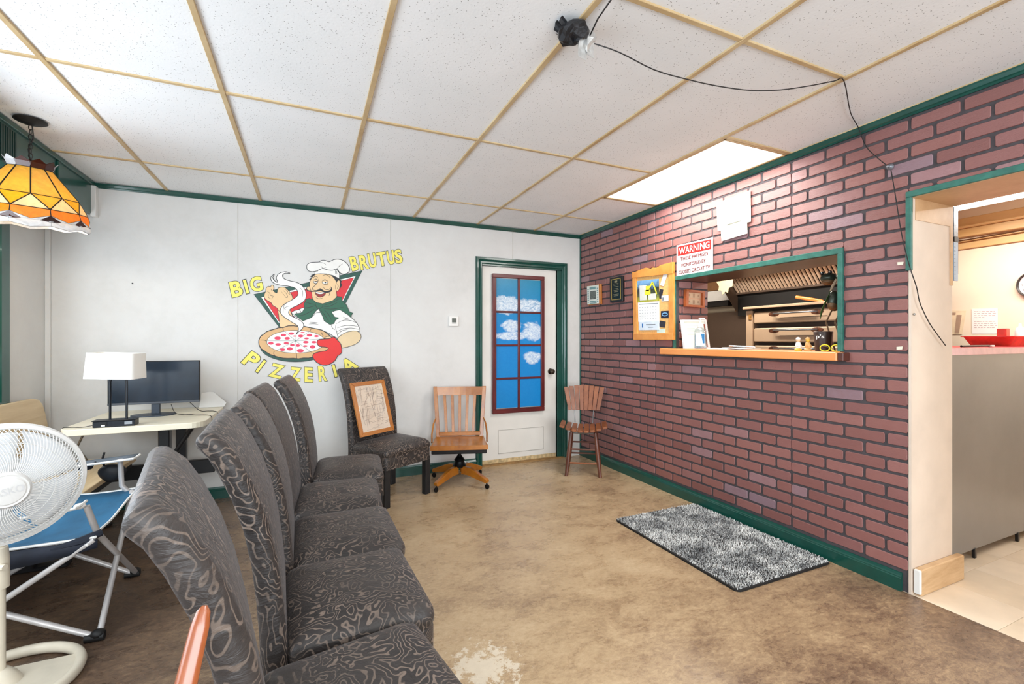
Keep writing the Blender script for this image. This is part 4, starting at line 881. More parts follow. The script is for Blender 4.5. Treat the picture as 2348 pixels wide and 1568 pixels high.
# ------------------------------------------------------------------ stained glass pendant lamp
LC = at_z(70, 275, ZC); pl = empty('pendant_lamp', (LC.x, LC.y, ZC), 0, 'amber stained-glass pendant lamp hanging by the green soffit', 'lamp')
m_bronze = M('dark_bronze', (40, 36, 32), 0.5, 0.5, var=0.25, scale=40, bmp=0.4)
m_lead = M('black_lead', (30, 20, 14), 0.5, 0.3)
MB().lathe([(0.0, -0.001), (0.062, -0.001), (0.064, -0.006), (0.050, -0.014), (0.020, -0.020), (0.010, -0.026), (0.0, -0.028)], 32, close=False).build('canopy', m_bronze, pl, smooth=40)
AZ = math.atan2(-LC.y, -LC.x); LT = T(0, 0, -0.21) @ Matrix.Rotation(math.radians(8), 4, Vector((-math.sin(AZ), math.cos(AZ), 0))) @ T(0, 0, 0.21); NP = 10
def lp(r, z, k): a = AZ + 2*PI*k/NP; return LT @ Vector((r*math.cos(a), r*math.sin(a), z-ZC))
g_am = mat_stained('amber_glass', (255, 210, 90)); g_hn = mat_stained('honey_glass', (255, 230, 184)); g_or = mat_stained('orange_glass', (250, 164, 40))
g_wh = mat_stained('clear_ripple_glass', (226, 228, 232), 0.15); g_br = mat_stained('brown_glass', (84, 34, 24), 0.1); g_dk = mat_stained('violet_brown_glass', (60, 36, 42), 0.12); g_am2 = mat_stained('deep_amber_glass', (255, 202, 50))
rT, zT = 0.082, 2.086; r1, z1_ = 0.185, 1.951; r2, z2_ = 0.214, 1.886; r3, z3_ = 0.222, 1.856; r4, z4_ = 0.224, 1.832; r5, z5_ = 0.225, 1.829; r6, z6_ = 0.227, 1.806; r7, z7_ = 0.228, 1.797
def glassp(nm, pts, mat):
    c = sum(pts, Vector())/len(pts); nrm = (pts[1]-pts[0]).cross(pts[2]-pts[0]).normalized(); n = len(pts)
    mb = MB(); mb._add([p+nrm*0.0012 for p in pts]+[p-nrm*0.0012 for p in pts], [tuple(range(n)), tuple(range(2*n-1, n-1, -1))]+[(i, i+n, (i+1) % n+n, (i+1) % n) for i in range(n)])
    return mb.build(nm, mat, pl)
for k in range(NP):
    k1 = k+1; kh = k+0.5
    glassp('amber_panel', [lp(rT, zT, k), lp(rT, zT, k1), lp(r1, z1_, k1), lp(r1, z1_, k)], g_am if k % 2 else g_am)
    glassp('amber_triangle', [lp(r1, z1_, k), lp(r1, z1_, k1), lp(r2, z2_, kh)], g_am2)
    glassp('honey_triangle', [lp(r1, z1_, k1), lp(r2, z2_, kh+1), lp(r2, z2_, kh)], g_hn)
    glassp('orange_panel', [lp(r2, z2_, kh), lp(r2, z2_, kh+1), lp(r3, z3_, kh+1), lp(r4, z4_, k1), lp(r3, z3_, kh)], g_or)
    glassp('clear_panel', [lp(r3, z3_, kh), lp(r4, z4_, k1), lp(r5, z5_, k1-0.0), lp(r5, z5_, kh+0.28)], g_wh)
    glassp('clear_panel', [lp(r3, z3_, kh+1), lp(r5, z5_, kh+0.72), lp(r5, z5_, k1), lp(r4, z4_, k1)], g_wh)
    glassp('dark_diamond', [lp(r3, z3_, kh), lp(r5, z5_, kh+0.28), lp(r5+.001, z5_-.006, kh), lp(r5, z5_, kh-0.28)], g_br if k % 2 else g_dk)
    glassp('skirt_panel', [lp(r5, z5_, kh), lp(r5, z5_, kh+1), lp(r6, z6_, kh+1), lp(r7, z7_-0.004, k1), lp(r6, z6_, kh)], g_wh)
    crown = [lp(rT, zT+0.002, k+0.05), lp(rT+0.010, zT+0.026, k-0.06), lp(rT+0.018, zT+0.046, kh), lp(rT+0.010, zT+0.026, k1+0.06), lp(rT, zT+0.002, k1-0.05)]
    glassp('crown_glass', crown, g_wh if k in (8, 7, 2, 3) else g_br)
mb = MB()
def lead(a, b, r=0.0026): mb.tube([a, b], r, 5)
for k in range(NP):
    kh = k+0.5
    lead(lp(rT, zT, k), lp(r1, z1_, k), 0.0034); lead(lp(rT, zT, k), lp(rT, zT, k+1)); lead(lp(r1, z1_, k), lp(r1, z1_, k+1)); lead(lp(r1, z1_, k), lp(r2, z2_, kh), 0.003); lead(lp(r1, z1_, k), lp(r2, z2_, kh-1), 0.003)
    lead(lp(r2, z2_, kh), lp(r2, z2_, kh+1)); lead(lp(r2, z2_, kh), lp(r3, z3_, kh)); lead(lp(r3, z3_, kh), lp(r4, z4_, k+1), 0.0016); lead(lp(r3, z3_, kh), lp(r4, z4_, k), 0.0016)
    lead(lp(r6, z6_, kh), lp(r7, z7_-0.004, k+1), 0.0012); lead(lp(r6, z6_, kh), lp(r7, z7_-0.004, k), 0.0012); lead(lp(r5, z5_, kh), lp(r5, z5_, kh+1), 0.0010); lead(lp(r5, z5_, kh), lp(r6, z6_, kh), 0.0010)
mb.build('lead_lines', m_lead, pl, smooth=True)
for k in range(7):                                                     # chain
    z = -0.038-0.024*k; a = (k % 2)*PI/2
    MB().tube([(0.0075*math.cos(t)*math.cos(a), 0.0075*math.cos(t)*math.sin(a), z+0.014*math.sin(t)) for t in [2*PI*q/10 for q in range(10)]], 0.0020, 5, closed=True).build('chain_link', m_bronze, pl, smooth=True)
MB().tube([(0.006, 0, -0.026), (0.010, 0.004, -0.09), (-0.008, 0, -0.15), (0, 0, -0.21), (0, 0, -0.31)], 0.0028, 6).build('cord', m_bronze, pl, smooth=True)
MB().tube([(0, 0, -0.20), lp(rT, zT, 0)], 0.0035, 6).tube([(0, 0, -0.20), lp(rT, zT, 3.33)], 0.0035, 6).tube([(0, 0, -0.20), lp(rT, zT, 6.67)], 0.0035, 6).build('spider_arm', m_bronze, pl, smooth=True)
MB().tube([(0, 0, -0.31), (0, 0, -0.37)], 0.018, 12).build('bulb_socket', m_bronze, pl, smooth=True)
MB().ball((0, 0, -0.41), (0.030, 0.030, 0.040), 16, 10).build('bulb', M('lit_bulb', (255, 206, 120), 0.4, emit=5.0), pl, smooth=True)
bl = bpy.data.lights.new('bulb_light', 'POINT'); bl.energy = 3.5; bl.color = (1, 0.86, 0.6); bl.shadow_soft_size = 0.03; bo = bpy.data.objects.new('bulb_light', bl); C.objects.link(bo); bo.location = (LC.x, LC.y, ZC-0.47)
# ================================================================== MURAL (flat paint on the back wall)
def A_(x, y, l=0): p = at_y(500+x/4.48, 550+y/4.48, YB); return Vector((p.x, YB-0.0012-l*0.0003, p.z))
mur = empty('mural', (0.2, YB-0.001, 1.4), 0, 'painted pizzeria mural of a mustached chef holding a steaming pizza with yellow lettering', 'mural')
mo = Vector((0.2, YB, 1.4))
def paint(n, c): return M('paint_'+n, c, 0.5, var=0.03, scale=8)
p_dk = paint('black', (30, 32, 34)); p_gr = paint('green', (24, 92, 66)); p_gr2 = paint('dark_green', (22, 78, 66)); p_rd = paint('red', (214, 30, 42)); p_wh = paint('white', (238, 237, 232)); p_sk = paint('skin', (232, 198, 150)); p_cr = paint('crust', (214, 172, 120)); p_pp = paint('pepperoni', (222, 52, 90)); p_mt = paint('mitt', (224, 30, 26)); p_yl = paint('yellow', (240, 228, 104)); p_sk2 = paint('tan', (222, 198, 156))
def fill(name, pts, mat, l, sm=2, outline=5, parent=mur):
    q = smooth_poly(pts, sm) if sm > 1 else pts
    tri = tessellate_polygon([[Vector((x, y, 0)) for x, y in q]]); mb = MB()
    mb.mat(0)._add([A_(x, y, l)-mo for x, y in q], tri)
    if outline: mb.mat(1); stroke_(mb, q+[q[0]], outline, l+0.5)
    return mb.build(name, [mat, p_dk], parent)
def stroke_(mb, pts, wd, l):
    n = len(pts); L = []; Rr = []
    for i, p in enumerate(pts):
        a = pts[max(0, i-1)]; b = pts[min(n-1, i+1)]; dx, dy = b[0]-a[0], b[1]-a[1]; q = math.hypot(dx, dy) or 1
        w_ = wd/2 if not callable(wd) else wd(i/(n-1))/2; nx, ny = -dy/q*w_, dx/q*w_
        L.append(A_(p[0]+nx, p[1]+ny, l)-mo); Rr.append(A_(p[0]-nx, p[1]-ny, l)-mo)
    mb._add(L+Rr, [(i, i+1, n+i+1, n+i) for i in range(n-1)])
def lines(name, polys, wd, l, mat=None, parent=mur, taper=True):
    mb = MB()
    for p in polys:
        q = smooth_poly(p, 4, False) if len(p) > 2 else p
        stroke_(mb, q, (lambda t: wd*(0.35+0.65*math.sin(PI*min(1, max(0, t))))) if taper and len(q) > 2 else wd, l)
    return mb.build(name, mat or p_dk, parent)
fill('green_triangle', [(368, 560), (1483, 315), (1270, 730), (1180, 900), (700, 1010), (640, 912)], p_gr2, 0, 1, 4)
fill('white_triangle', [(445, 590), (1412, 372), (1195, 800), (700, 960), (614, 835)], p_wh, 1, 1, 0)
fill('red_triangle', [(472, 602), (1396, 388), (1180, 810), (700, 940), (604, 806)], p_rd, 2, 1, 3)
fill('coat', [(755, 742), (830, 715), (900, 690), (1030, 700), (1180, 722), (1250, 712), (1310, 738), (1350, 785), (1400, 825), (1440, 880), (1455, 938), (1380, 940), (1290, 962), (1225, 1008), (1150, 965), (1050, 925), (880, 900), (845, 840), (790, 800)], p_wh, 3)
lines('coat_folds', [[(1180, 740), (1215, 720), (1260, 715)], [(1215, 850), (1208, 900), (1222, 960), (1230, 1005)], [(1215, 860), (1290, 825), (1370, 830), (1430, 860)], [(1222, 905), (1300, 880), (1380, 880), (1445, 890)], [(1218, 945), (1280, 915), (1370, 905), (1450, 920)], [(1225, 975), (1270, 935), (1330, 920)], [(1285, 790), (1310, 805), (1340, 808)], [(1160, 870), (1175, 905), (1205, 925)], [(940, 845), (1000, 850), (1040, 855)], [(930, 865), (985, 862), (1030, 868)], [(770, 760), (800, 790), (830, 800)], [(800, 735), (830, 780)], [(835, 715), (862, 755)], [(1000, 750), (1040, 746), (1075, 750)], [(880, 835), (900, 815), (960, 795), (1000, 755)]], 5, 4.0)
fill('forearm', [(1225, 1012), (1290, 962), (1350, 940), (1425, 936), (1466, 972), (1460, 1025), (1405, 1075), (1262, 1112), (1250, 1060)], p_sk2, 5)
fill('raised_arm', [(610, 690), (650, 700), (700, 700), (740, 720), (770, 790), (860, 860), (830, 895), (650, 905), (632, 850), (622, 770)], p_sk, 5)
fill('raised_hand', [(545, 645), (505, 622), (476, 592), (478, 552), (490, 530), (495, 495), (520, 476), (542, 484), (545, 466), (568, 468), (574, 500), (566, 522), (606, 546), (612, 502), (640, 488), (690, 490), (722, 520), (752, 556), (767, 600), (757, 640), (700, 655), (660, 700), (640, 745), (606, 700), (562, 672)], p_sk, 6, 2, 5)
lines('hand_lines', [[(505, 530), (530, 545), (540, 570), (568, 580), (545, 610)], [(520, 560), (515, 590), (540, 600)], [(650, 530), (690, 580), (700, 592), (715, 585), (700, 550), (670, 520)], [(690, 505), (715, 530), (705, 545)], [(545, 500), (552, 520), (566, 522)], [(720, 545), (740, 560)]], 4, 7)
fill('steam', [(800, 972), (826, 925), (815, 880), (760, 845), (690, 800), (648, 760), (640, 725), (655, 685), (700, 650), (770, 610), (818, 570), (818, 530), (790, 495), (720, 475), (640, 465), (575, 445), (545, 410), (545, 380), (580, 352), (562, 385), (578, 418), (612, 434), (600, 395), (612, 360), (650, 335), (700, 328), (740, 345), (690, 342), (662, 365), (680, 400), (740, 422), (820, 442), (880, 490), (905, 560), (890, 620), (830, 665), (750, 705), (725, 740), (738, 772), (790, 800), (855, 835), (880, 875), (862, 915), (826, 945)], p_wh, 9, 3, 6)
lines('steam_lines', [[(840, 490), (865, 520), (870, 560), (862, 590)], [(690, 640), (672, 700), (670, 750)], [(560, 385), (590, 430), (612, 438)], [(700, 720), (680, 700), (730, 680)]], 4, 10)
# pizza
def ell(cx_, cy_, rx, ry, n=40, w_=0.0, sd=1):
    rr = random.Random(sd); return [(cx_+(rx+rr.uniform(-w_, w_))*math.cos(2*PI*k/n), cy_+(ry+rr.uniform(-w_, w_))*math.sin(2*PI*k/n)) for k in range(n)]
fill('plate', ell(795, 1092, 362, 160), p_gr2, 6.5, 1, 5)
fill('crust', ell(800, 1052, 383, 168, 46, 5, 3), p_cr, 7.6, 1, 9)
fill('cheese', ell(800, 1046, 300, 117), p_wh, 8.2, 1, 4)
lines('slice_cuts', [[(798, 1038), p] for p in ((690, 945), (930, 945), (1090, 1015), (965, 1158), (800, 1163), (610, 1130), (503, 1035), (805, 932))], 3, 8.9, p_gr2)
lines('crust_cuts', [[(665, 905), (676, 942)], [(968, 900), (945, 930)], [(440, 1028), (480, 1030), (500, 1045)], [(580, 1140), (572, 1165), (585, 1190)], [(806, 1168), (808, 1216)], [(1060, 950), (1080, 985)]], 5, 8.9, None, mur, False)
for i, (x, y, a, b) in enumerate(((752,962,28,13),(869,951,22,6),(672,977,28,13),(939,978,28,14),(1011,988,24,11),(849,987,27,14),(612,1009,34,17),(711,1011,28,14),(909,1012,24,10),(902,1050,29,13),(985,1050,27,12),(543,1061,28,14),(617,1073,29,13),(701,1060,26,13),(763,1079,24,12),(820,1084,22,14),(896,1090,23,9),(971,1098,28,18),(662,1126,27,14),(737,1118,30,17),(845,1138,36,19),(788,988,20,6))):
    fill('pepperoni', ell(x, y, a, b, 16), p_pp, 9.0, 1, 0)
fill('oven_mitt', [(1018, 1045), (1040, 1022), (1140, 1015), (1165, 1000), (1195, 1000), (1232, 1035), (1262, 1075), (1268, 1160), (1228, 1190), (1200, 1240), (1140, 1280), (1075, 1285), (1010, 1255), (972, 1200), (985, 1168), (1040, 1148), (1100, 1140), (1135, 1112), (1092, 1100), (1045, 1095), (1020, 1070)], p_mt, 10, 2, 7)
fill('thumb', [(1085, 1012), (1120, 992), (1165, 995), (1150, 1012)], p_sk, 9.6, 2, 4)
# head
fill('left_ear', [(948, 480), (920, 482), (910, 505), (930, 525), (955, 528)], p_sk, 4, 2, 5)
fill('hair_tuft', [(1000, 345), (955, 362), (965, 372), (945, 378), (962, 388), (930, 410), (958, 406), (944, 445), (962, 450), (985, 420), (1010, 370)], p_dk, 5, 1, 0)
fill('face', [(960, 395), (1000, 355), (1090, 345), (1190, 375), (1218, 435), (1240, 412), (1256, 450), (1240, 512), (1214, 532), (1220, 578), (1180, 625), (1080, 660), (1012, 642), (972, 612), (962, 545), (942, 490), (940, 440)], p_sk, 6, 2, 5)
fill('side_hair', [(1155, 355), (1200, 372), (1242, 398), (1262, 412), (1270, 430), (1262, 442), (1274, 462), (1256, 500), (1250, 470), (1252, 430), (1236, 408), (1214, 432), (1196, 402), (1172, 376)], p_dk, 7, 1, 0)
fill('ear', [(1212, 452), (1228, 418), (1248, 418), (1254, 450), (1244, 508), (1222, 530), (1208, 500)], p_sk, 7.4, 2, 4)
for cx_, cy_, a, b in ((1002, 426, 24, 20), (1098, 434, 30, 18)):
    fill('eye', ell(cx_, cy_, a, b, 18), p_wh, 7.2, 1, 4); fill('pupil', ell(cx_+4, cy_+1, 9, 10, 12), p_dk, 8.2, 1, 0); fill('eyelid', [(cx_+(a+1)*math.cos(PI*k/10), cy_-1-(b+1)*math.sin(PI*k/10)*(1 if k % 10 else 0)) for k in range(11)], p_sk, 8.8, 1, 3)
fill('mouth', [(1000, 540), (1050, 552), (1105, 540), (1090, 572), (1050, 588), (1015, 574)], paint('mouth_red', (150, 40, 34)), 7.4, 2, 5)
fill('teeth', [(1004, 532), (1050, 540), (1100, 532), (1080, 552), (1045, 558), (1012, 550)], p_wh, 8, 2, 3)
lines('face_lines', [[(975, 398), (990, 378), (1012, 376), (1024, 390)], [(1070, 372), (1100, 358), (1130, 365), (1150, 390)], [(1036, 400), (1012, 450), (975, 490), (972, 512), (1010, 520)], [(1030, 505), (1055, 500), (1062, 518), (1048, 528)], [(1078, 452), (1110, 462), (1130, 452)], [(985, 446), (1005, 452), (1018, 444)], [(1075, 480), (1105, 510), (1140, 508), (1160, 480)], [(1005, 590), (1035, 606), (1075, 596)], [(1225, 450), (1234, 478), (1222, 505)], [(990, 410), (1005, 402), (1022, 410)], [(1072, 418), (1098, 408), (1124, 420)], [(1140, 540), (1146, 560), (1138, 575)]], 5, 8.6)
fill('mustache', [(905, 488), (918, 512), (950, 522), (1000, 520), (1042, 506), (1068, 508), (1095, 526), (1130, 524), (1158, 508), (1162, 484), (1174, 505), (1160, 532), (1120, 544), (1085, 540), (1052, 524), (1020, 530), (960, 534), (920, 525), (905, 508)], p_dk, 9, 2, 0)
fill('scarf', [(935, 600), (905, 612), (882, 660), (890, 698), (862, 748), (780, 760), (826, 800), (872, 832), (955, 800), (1005, 730), (1033, 708), (1072, 780), (1090, 832), (1150, 870), (1190, 860), (1205, 825), (1245, 800), (1198, 792), (1165, 738), (1250, 716), (1335, 770), (1370, 800), (1368, 775), (1386, 752), (1350, 738), (1320, 670), (1272, 622), (1268, 585), (1225, 580), (1180, 622), (1075, 656), (1005, 642), (975, 612)], p_gr, 7.8, 1, 5)
lines('scarf_folds', [[(1000, 650), (1010, 690), (1033, 708), (1070, 690), (1075, 656)], [(890, 700), (950, 690), (1005, 672)], [(900, 640), (950, 655), (1000, 665)], [(1080, 690), (1150, 680), (1230, 640)], [(1085, 705), (1180, 710), (1290, 690)], [(820, 775), (880, 770), (940, 740), (990, 710)], [(1050, 715), (1100, 780), (1140, 840)], [(1085, 715), (1130, 760), (1165, 820)], [(1090, 672), (1170, 645), (1250, 600)]], 5, 9.2)
fill('hat_band', [(1008, 300), (992, 352), (1050, 348), (1110, 350), (1180, 366), (1244, 398), (1246, 340), (1205, 290), (1060, 280)], p_wh, 8, 1, 5)
fill('hat', [(912, 290), (914, 258), (945, 235), (1000, 230), (1040, 228), (1060, 212), (1095, 210), (1140, 226), (1185, 205), (1232, 198), (1290, 215), (1332, 255), (1350, 295), (1342, 330), (1305, 352), (1262, 345), (1236, 318), (1222, 296), (1180, 312), (1130, 310), (1070, 295), (1020, 318), (965, 328), (925, 316)], p_wh, 9.6, 2, 6)
lines('hat_folds', [[(1040, 230), (1090, 240), (1110, 262)], [(1060, 270), (1075, 290), (1110, 285)], [(1222, 296), (1245, 270), (1280, 245)], [(1025, 310), (1015, 335)], [(1205, 315), (1208, 350)], [(1215, 318), (1222, 355)]], 4, 10.6)
def letter(ch, BLc, BRc, TLc, thick=0.030):
    def fn(l): return lambda u, v: A_(BLc[0]+(BRc[0]-BLc[0])*u+(TLc[0]-BLc[0])*v, BLc[1]+(BRc[1]-BLc[1])*u+(TLc[1]-BLc[1])*v, l)-mo
    mb = MB()
    if ch == 'I':
        for i, (a, e, f) in enumerate(((1.0, 0.10, 0.03), (2.0, -0.08, -0.02))): g = fn(a); mb.mat(i)._add([g(-e, -f), g(1+e, -f), g(1+e, 1+f), g(-e, 1+f)], [(0, 1, 2, 3)])
    else: mb.mat(0); put_text(mb, ch, fn(1.0), thick+0.028); mb.mat(1); put_text(mb, ch, fn(2.0), thick+0.004)
    mb.build('letter', [p_dk, p_yl], mur)
for q in (('B', (152, 585), (255, 562), (118, 442)), ('I', (290, 556), (326, 548), (250, 412)), ('G', (352, 535), (462, 512), (322, 398)),
          ('B', (1382, 315), (1445, 302), (1350, 184)), ('R', (1472, 302), (1545, 288), (1446, 170)), ('U', (1562, 284), (1630, 270), (1536, 152)), ('T', (1652, 268), (1735, 252), (1626, 140)), ('U', (1752, 250), (1818, 238), (1730, 122)), ('S', (1832, 240), (1895, 228), (1810, 110)),
          ('P', (246, 1258), (340, 1318), (350, 1148)), ('I', (380, 1350), (408, 1368), (472, 1226)), ('Z', (526, 1394), (636, 1420), (566, 1272)), ('Z', (745, 1436), (835, 1446), (755, 1310)), ('E', (895, 1452), (966, 1456), (896, 1314)), ('R', (1042, 1446), (1112, 1440), (1030, 1306)), ('I', (1200, 1412), (1232, 1404), (1166, 1286)), ('A', (1318, 1378), (1432, 1302), (1250, 1266))):
    letter(*q)
# small nail and scuff on the wall
p = at_y(304, 650, YB); tag(MB().ball((p.x, YB-0.003, p.z), (0.005, 0.004, 0.005), 8, 6).build('nail_head', m_black), 'tiny dark nail head high on the white wall, left of the mural', 'nail')
# ================================================================== THINGS ON THE BRICK WALL
def WX(px, py, dx=0.0): p = at_x(px, py, XR-0.006-dx); return p
def wall_quad(tl, tr, bl, br, dx, th=0.0):
    """returns fn(u, v, depth) on the quad pinned to the brick wall; u left->right as seen, v bottom->top"""
    q = [WX(*p, dx) for p in (bl, br, tl, tr)]
    def fn(u, v, d=0.0):
        p = q[0].lerp(q[1], u).lerp(q[2].lerp(q[3], u), v); return Vector((p.x-d, p.y, p.z))
    return fn
def slab(mb, fn, u0, u1, v0, v1, d0, d1):
    vs = [fn(u, v, d) for d in (d0, d1) for u, v in ((u0, v0), (u1, v0), (u1, v1), (u0, v1))]
    return mb._add(vs, [(0, 3, 2, 1), (4, 5, 6, 7), (0, 1, 5, 4), (1, 2, 6, 5), (2, 3, 7, 6), (3, 0, 4, 7)])
def thing_at(name, label, cat, fn, group=None): 
    o = empty(name, (0, 0, 0), 0, label, cat, group); return o
# cork board
m_pine = wood('golden_pine', (206, 128, 50), (236, 168, 84), (1, 1, 1), 0.35, 0.3, fine=12)
m_cork = M('cork', (232, 182, 112), 0.8, var=0.10, scale=60, bmp=0.3)
cb = thing_at('cork_board', 'pine framed cork board with a scalloped top, on the brick wall beside the serving opening', 'notice board', None)
fn = wall_quad((1454, 612), (1548, 600), (1458, 779), (1549, 779), 0.0)
slab(MB(), fn, 0.08, 0.92, 0.06, 0.86, 0.004, 0.012).build('cork', m_cork, cb)
slab(MB(), fn, 0.0, 0.10, 0.05, 0.88, 0, 0.024).build('frame_stile', m_pine, cb, bevel=0.002); slab(MB(), fn, 0.90, 1.0, 0.05, 0.88, 0, 0.024).build('frame_stile', m_pine, cb, bevel=0.002)
slab(MB(), fn, 0.0, 1.0, 0.0, 0.085, 0, 0.028).build('frame_rail', m_pine, cb, bevel=0.002)
top = [(0, 0.845), (1, 0.845), (1, 0.995), (0.86, 0.985), (0.74, 0.975), (0.62, 0.945), (0.55, 0.955), (0.48, 0.94), (0.36, 0.965), (0.22, 0.945), (0.10, 0.925), (0, 0.925)]
mb = MB(); n = len(top); mb._add([fn(u, v, 0.0) for u, v in top] + [fn(u, v, 0.028) for u, v in top], [t for t in tessellate_polygon([[Vector((u, v, 0)) for u, v in top]])] + [tuple(i+n for i in t) for t in tessellate_polygon([[Vector((u, v, 0)) for u, v in top]])] + [(i, (i+1) % n, (i+1) % n+n, i+n) for i in range(n)])
mb.build('scalloped_rail', m_pine, cb, bevel=0.0015)
m_paper = M('white_paper', (236, 238, 238), 0.6, var=0.01); m_ink = M('grey_ink', (120, 126, 134), 0.7)
def pinned(name, label, cat, u0, u1, v0, v1, mat, d=0.014, group=None, fnn=fn, rot=0.0):
    def f2(u, v, dd=0.0):
        cu, cv = (u0+u1)/2, (v0+v1)/2; a = rot; x = (u0+(u1-u0)*u-cu); y = (v0+(v1-v0)*v-cv)*1.6
        return fnn(cu + x*math.cos(a)-y*math.sin(a), cv + (x*math.sin(a)+y*math.cos(a))/1.6, d+dd)
    o = slab(MB(), f2, 0, 1, 0, 1, 0, 0.002).build(name, mat); tag(o, label, cat, group); return o, f2
cal = thing_at('calendar', 'wall calendar with a yellow excavator photo, pinned on the cork board', 'calendar', None)
_, g = pinned('x', None, None, 0.12, 0.66, 0.13, 0.80, m_paper); bpy.data.objects.remove(_)
slab(MB(), g, 0, 1, 0.17, 0.56, 0, 0.002).build('date_page', m_paper, cal); slab(MB(), g, 0.04, 1.0, 0.0, 0.17, 0, 0.006).build('footer_flap', M('pale_blue_paper', (214, 226, 238), 0.6), cal)
m_pic, nt, bb = base('excavator_photo', 0.35); tc = nt.nodes.new('ShaderNodeTexCoord'); sx = nt.nodes.new('ShaderNodeSeparateXYZ'); nt.links.new(tc.outputs['Object'], sx.inputs[0])
vv = coords(nt, 'Object'); nz = noise(nt, vv, 26, 5, 0.7, 1.0); hz = math_(nt, 'ADD', math_(nt, 'MULTIPLY', math_(nt, 'SUBTRACT', sx.outputs[2], 1.50), 3.2), math_(nt, 'MULTIPLY', nz, 0.35))
nt.links.new(ramp(nt, hz, [(0.10, (226, 160, 62)), (0.22, (232, 190, 120)), (0.34, (176, 178, 60)), (0.50, (74, 84, 60)), (0.66, (40, 44, 38)), (0.85, (120, 170, 214)), (1.0, (150, 196, 230))]), bb.inputs['Base Color'])
slab(MB(), g, -0.02, 1, 0.565, 1.0, 0, 0.002).build('photo_page', m_pic, cal)
yel = M('excavator_yellow', (226, 220, 60), 0.5); mb = MB()
for u0_, u1_, v0_, v1_ in ((0.34, 0.62, 0.70, 0.80), (0.40, 0.56, 0.78, 0.88)): slab(mb, g, u0_, u1_, v0_, v1_, 0.002, 0.0026)
for a, b in (((0.56, 0.84), (0.72, 0.94)), ((0.72, 0.94), (0.86, 0.78)), ((0.86, 0.78), (0.90, 0.70))): strip(mb, [a, b], 0.05, lambda u, v, z: g(u, v, z), 0.0028)
mb.build('printed_digger', yel, cal)
mb = MB(); slab(mb, g, 0.10, 0.44, 0.60, 0.90, 0.002, 0.0024); slab(mb, g, 0.52, 0.88, 0.60, 0.72, 0.002, 0.0024); mb.build('printed_truck', M('print_white', (220, 222, 214), 0.5), cal)
mb = MB()
for i in range(7):
    for j in range(5): slab(mb, g, 0.08+0.125*i, 0.12+0.125*i, 0.22+0.058*j, 0.228+0.058*j, 0.002, 0.0024)
slab(mb, g, 0.06, 0.96, 0.515, 0.527, 0.002, 0.0024); slab(mb, g, 0.40, 0.84, 0.10, 0.115, 0.006, 0.0064); slab(mb, g, 0.50, 0.74, 0.05, 0.062, 0.006, 0.0064); mb.build('printed_dates', m_ink, cal)
slab(MB(), g, 0.20, 0.26, 0.05, 0.13, 0.006, 0.0066).build('blue_mark', M('blue_ink', (40, 110, 180), 0.5), cal)
dk = M('dark_card_print', (44, 42, 52), 0.5)
pinned('card', 'slim white card with dark edge, tilted at the top right of the cork board', 'card', 0.73, 0.82, 0.70, 0.86, m_paper, rot=-0.35)
pinned('card', 'dark photo card half hidden behind the calendar', 'card', 0.655, 0.74, 0.54, 0.66, dk, 0.012, rot=-0.2)
o, g2 = pinned('card', 'white business card with a small grey drawing on the cork board', 'card', 0.72, 0.89, 0.50, 0.575, m_paper); mb = MB(); slab(mb, g2, 0.1, 0.32, 0.15, 0.7, 0.002, 0.0024); mb.build('printed_drawing', m_ink, o)
o, g2 = pinned('card', 'navy business card with a blue oval emblem on the cork board', 'card', 0.70, 0.89, 0.285, 0.375, M('navy_card', (18, 26, 52), 0.4)); mb = MB()
mb._add([g2(0.5+0.38*math.cos(2*PI*k/20), 0.5+0.30*math.sin(2*PI*k/20), 0.0025) for k in range(20)] + [g2(0.5+0.28*math.cos(2*PI*k/20), 0.5+0.14*math.sin(2*PI*k/20), 0.0025) for k in range(20)], [(k, (k+1) % 20, (k+1) % 20+20, k+20) for k in range(20)]); mb.build('printed_emblem', M('sky_blue_print', (120, 170, 214), 0.5), o)
pinned('card', 'dark card with pale printing, low on the cork board by the calendar', 'card', 0.66, 0.80, 0.165, 0.245, dk, rot=-0.2)
pinned('card', 'pale blue and green card at the bottom of the cork board', 'card', 0.60, 0.80, 0.09, 0.145, M('mint_card', (206, 226, 216), 0.5))
# plaque and photo plaque
fn = wall_quad((1402, 638), (1431, 632), (1403, 694), (1432, 691), 0.0)
pq = thing_at('plaque', 'black award plaque with gold border on the brick wall', 'plaque', None)
slab(MB(), fn, 0, 1, 0, 1, 0, 0.022).build('board', M('black_lacquer', (18, 20, 22), 0.3), pq, bevel=0.003)
gold = M('gold_border', (206, 176, 96), 0.35, 0.7); mb = MB()
for u0, u1, v0, v1 in ((0.12, 0.88, 0.90, 0.925), (0.12, 0.88, 0.09, 0.115), (0.12, 0.16, 0.09, 0.925), (0.84, 0.88, 0.09, 0.925)): slab(mb, fn, u0, u1, v0, v1, 0.022, 0.0235)
mb.build('gold_border', gold, pq); slab(MB(), fn, 0.18, 0.82, 0.13, 0.885, 0.022, 0.0230).build('engraved_plate', M('teal_black_plate', (22, 40, 40), 0.25, 0.4), pq)
mb = MB()
for i, v in enumerate((0.72, 0.66, 0.60, 0.52, 0.46, 0.40, 0.30, 0.24)): slab(mb, fn, 0.30+0.03*(i % 3), 0.72-0.03*(i % 2), v, v+0.015, 0.023, 0.0234)
slab(mb, fn, 0.40, 0.62, 0.77, 0.85, 0.023, 0.0234); mb.build('engraved_lines', M('dull_gold', (130, 124, 96), 0.4), pq)
fn = wall_quad((1349, 656), (1380, 651), (1350, 700), (1381, 697), 0.0)
pq = thing_at('photo_plaque', 'small wooden plaque with a newspaper photo on the brick wall near the corner', 'plaque', None)
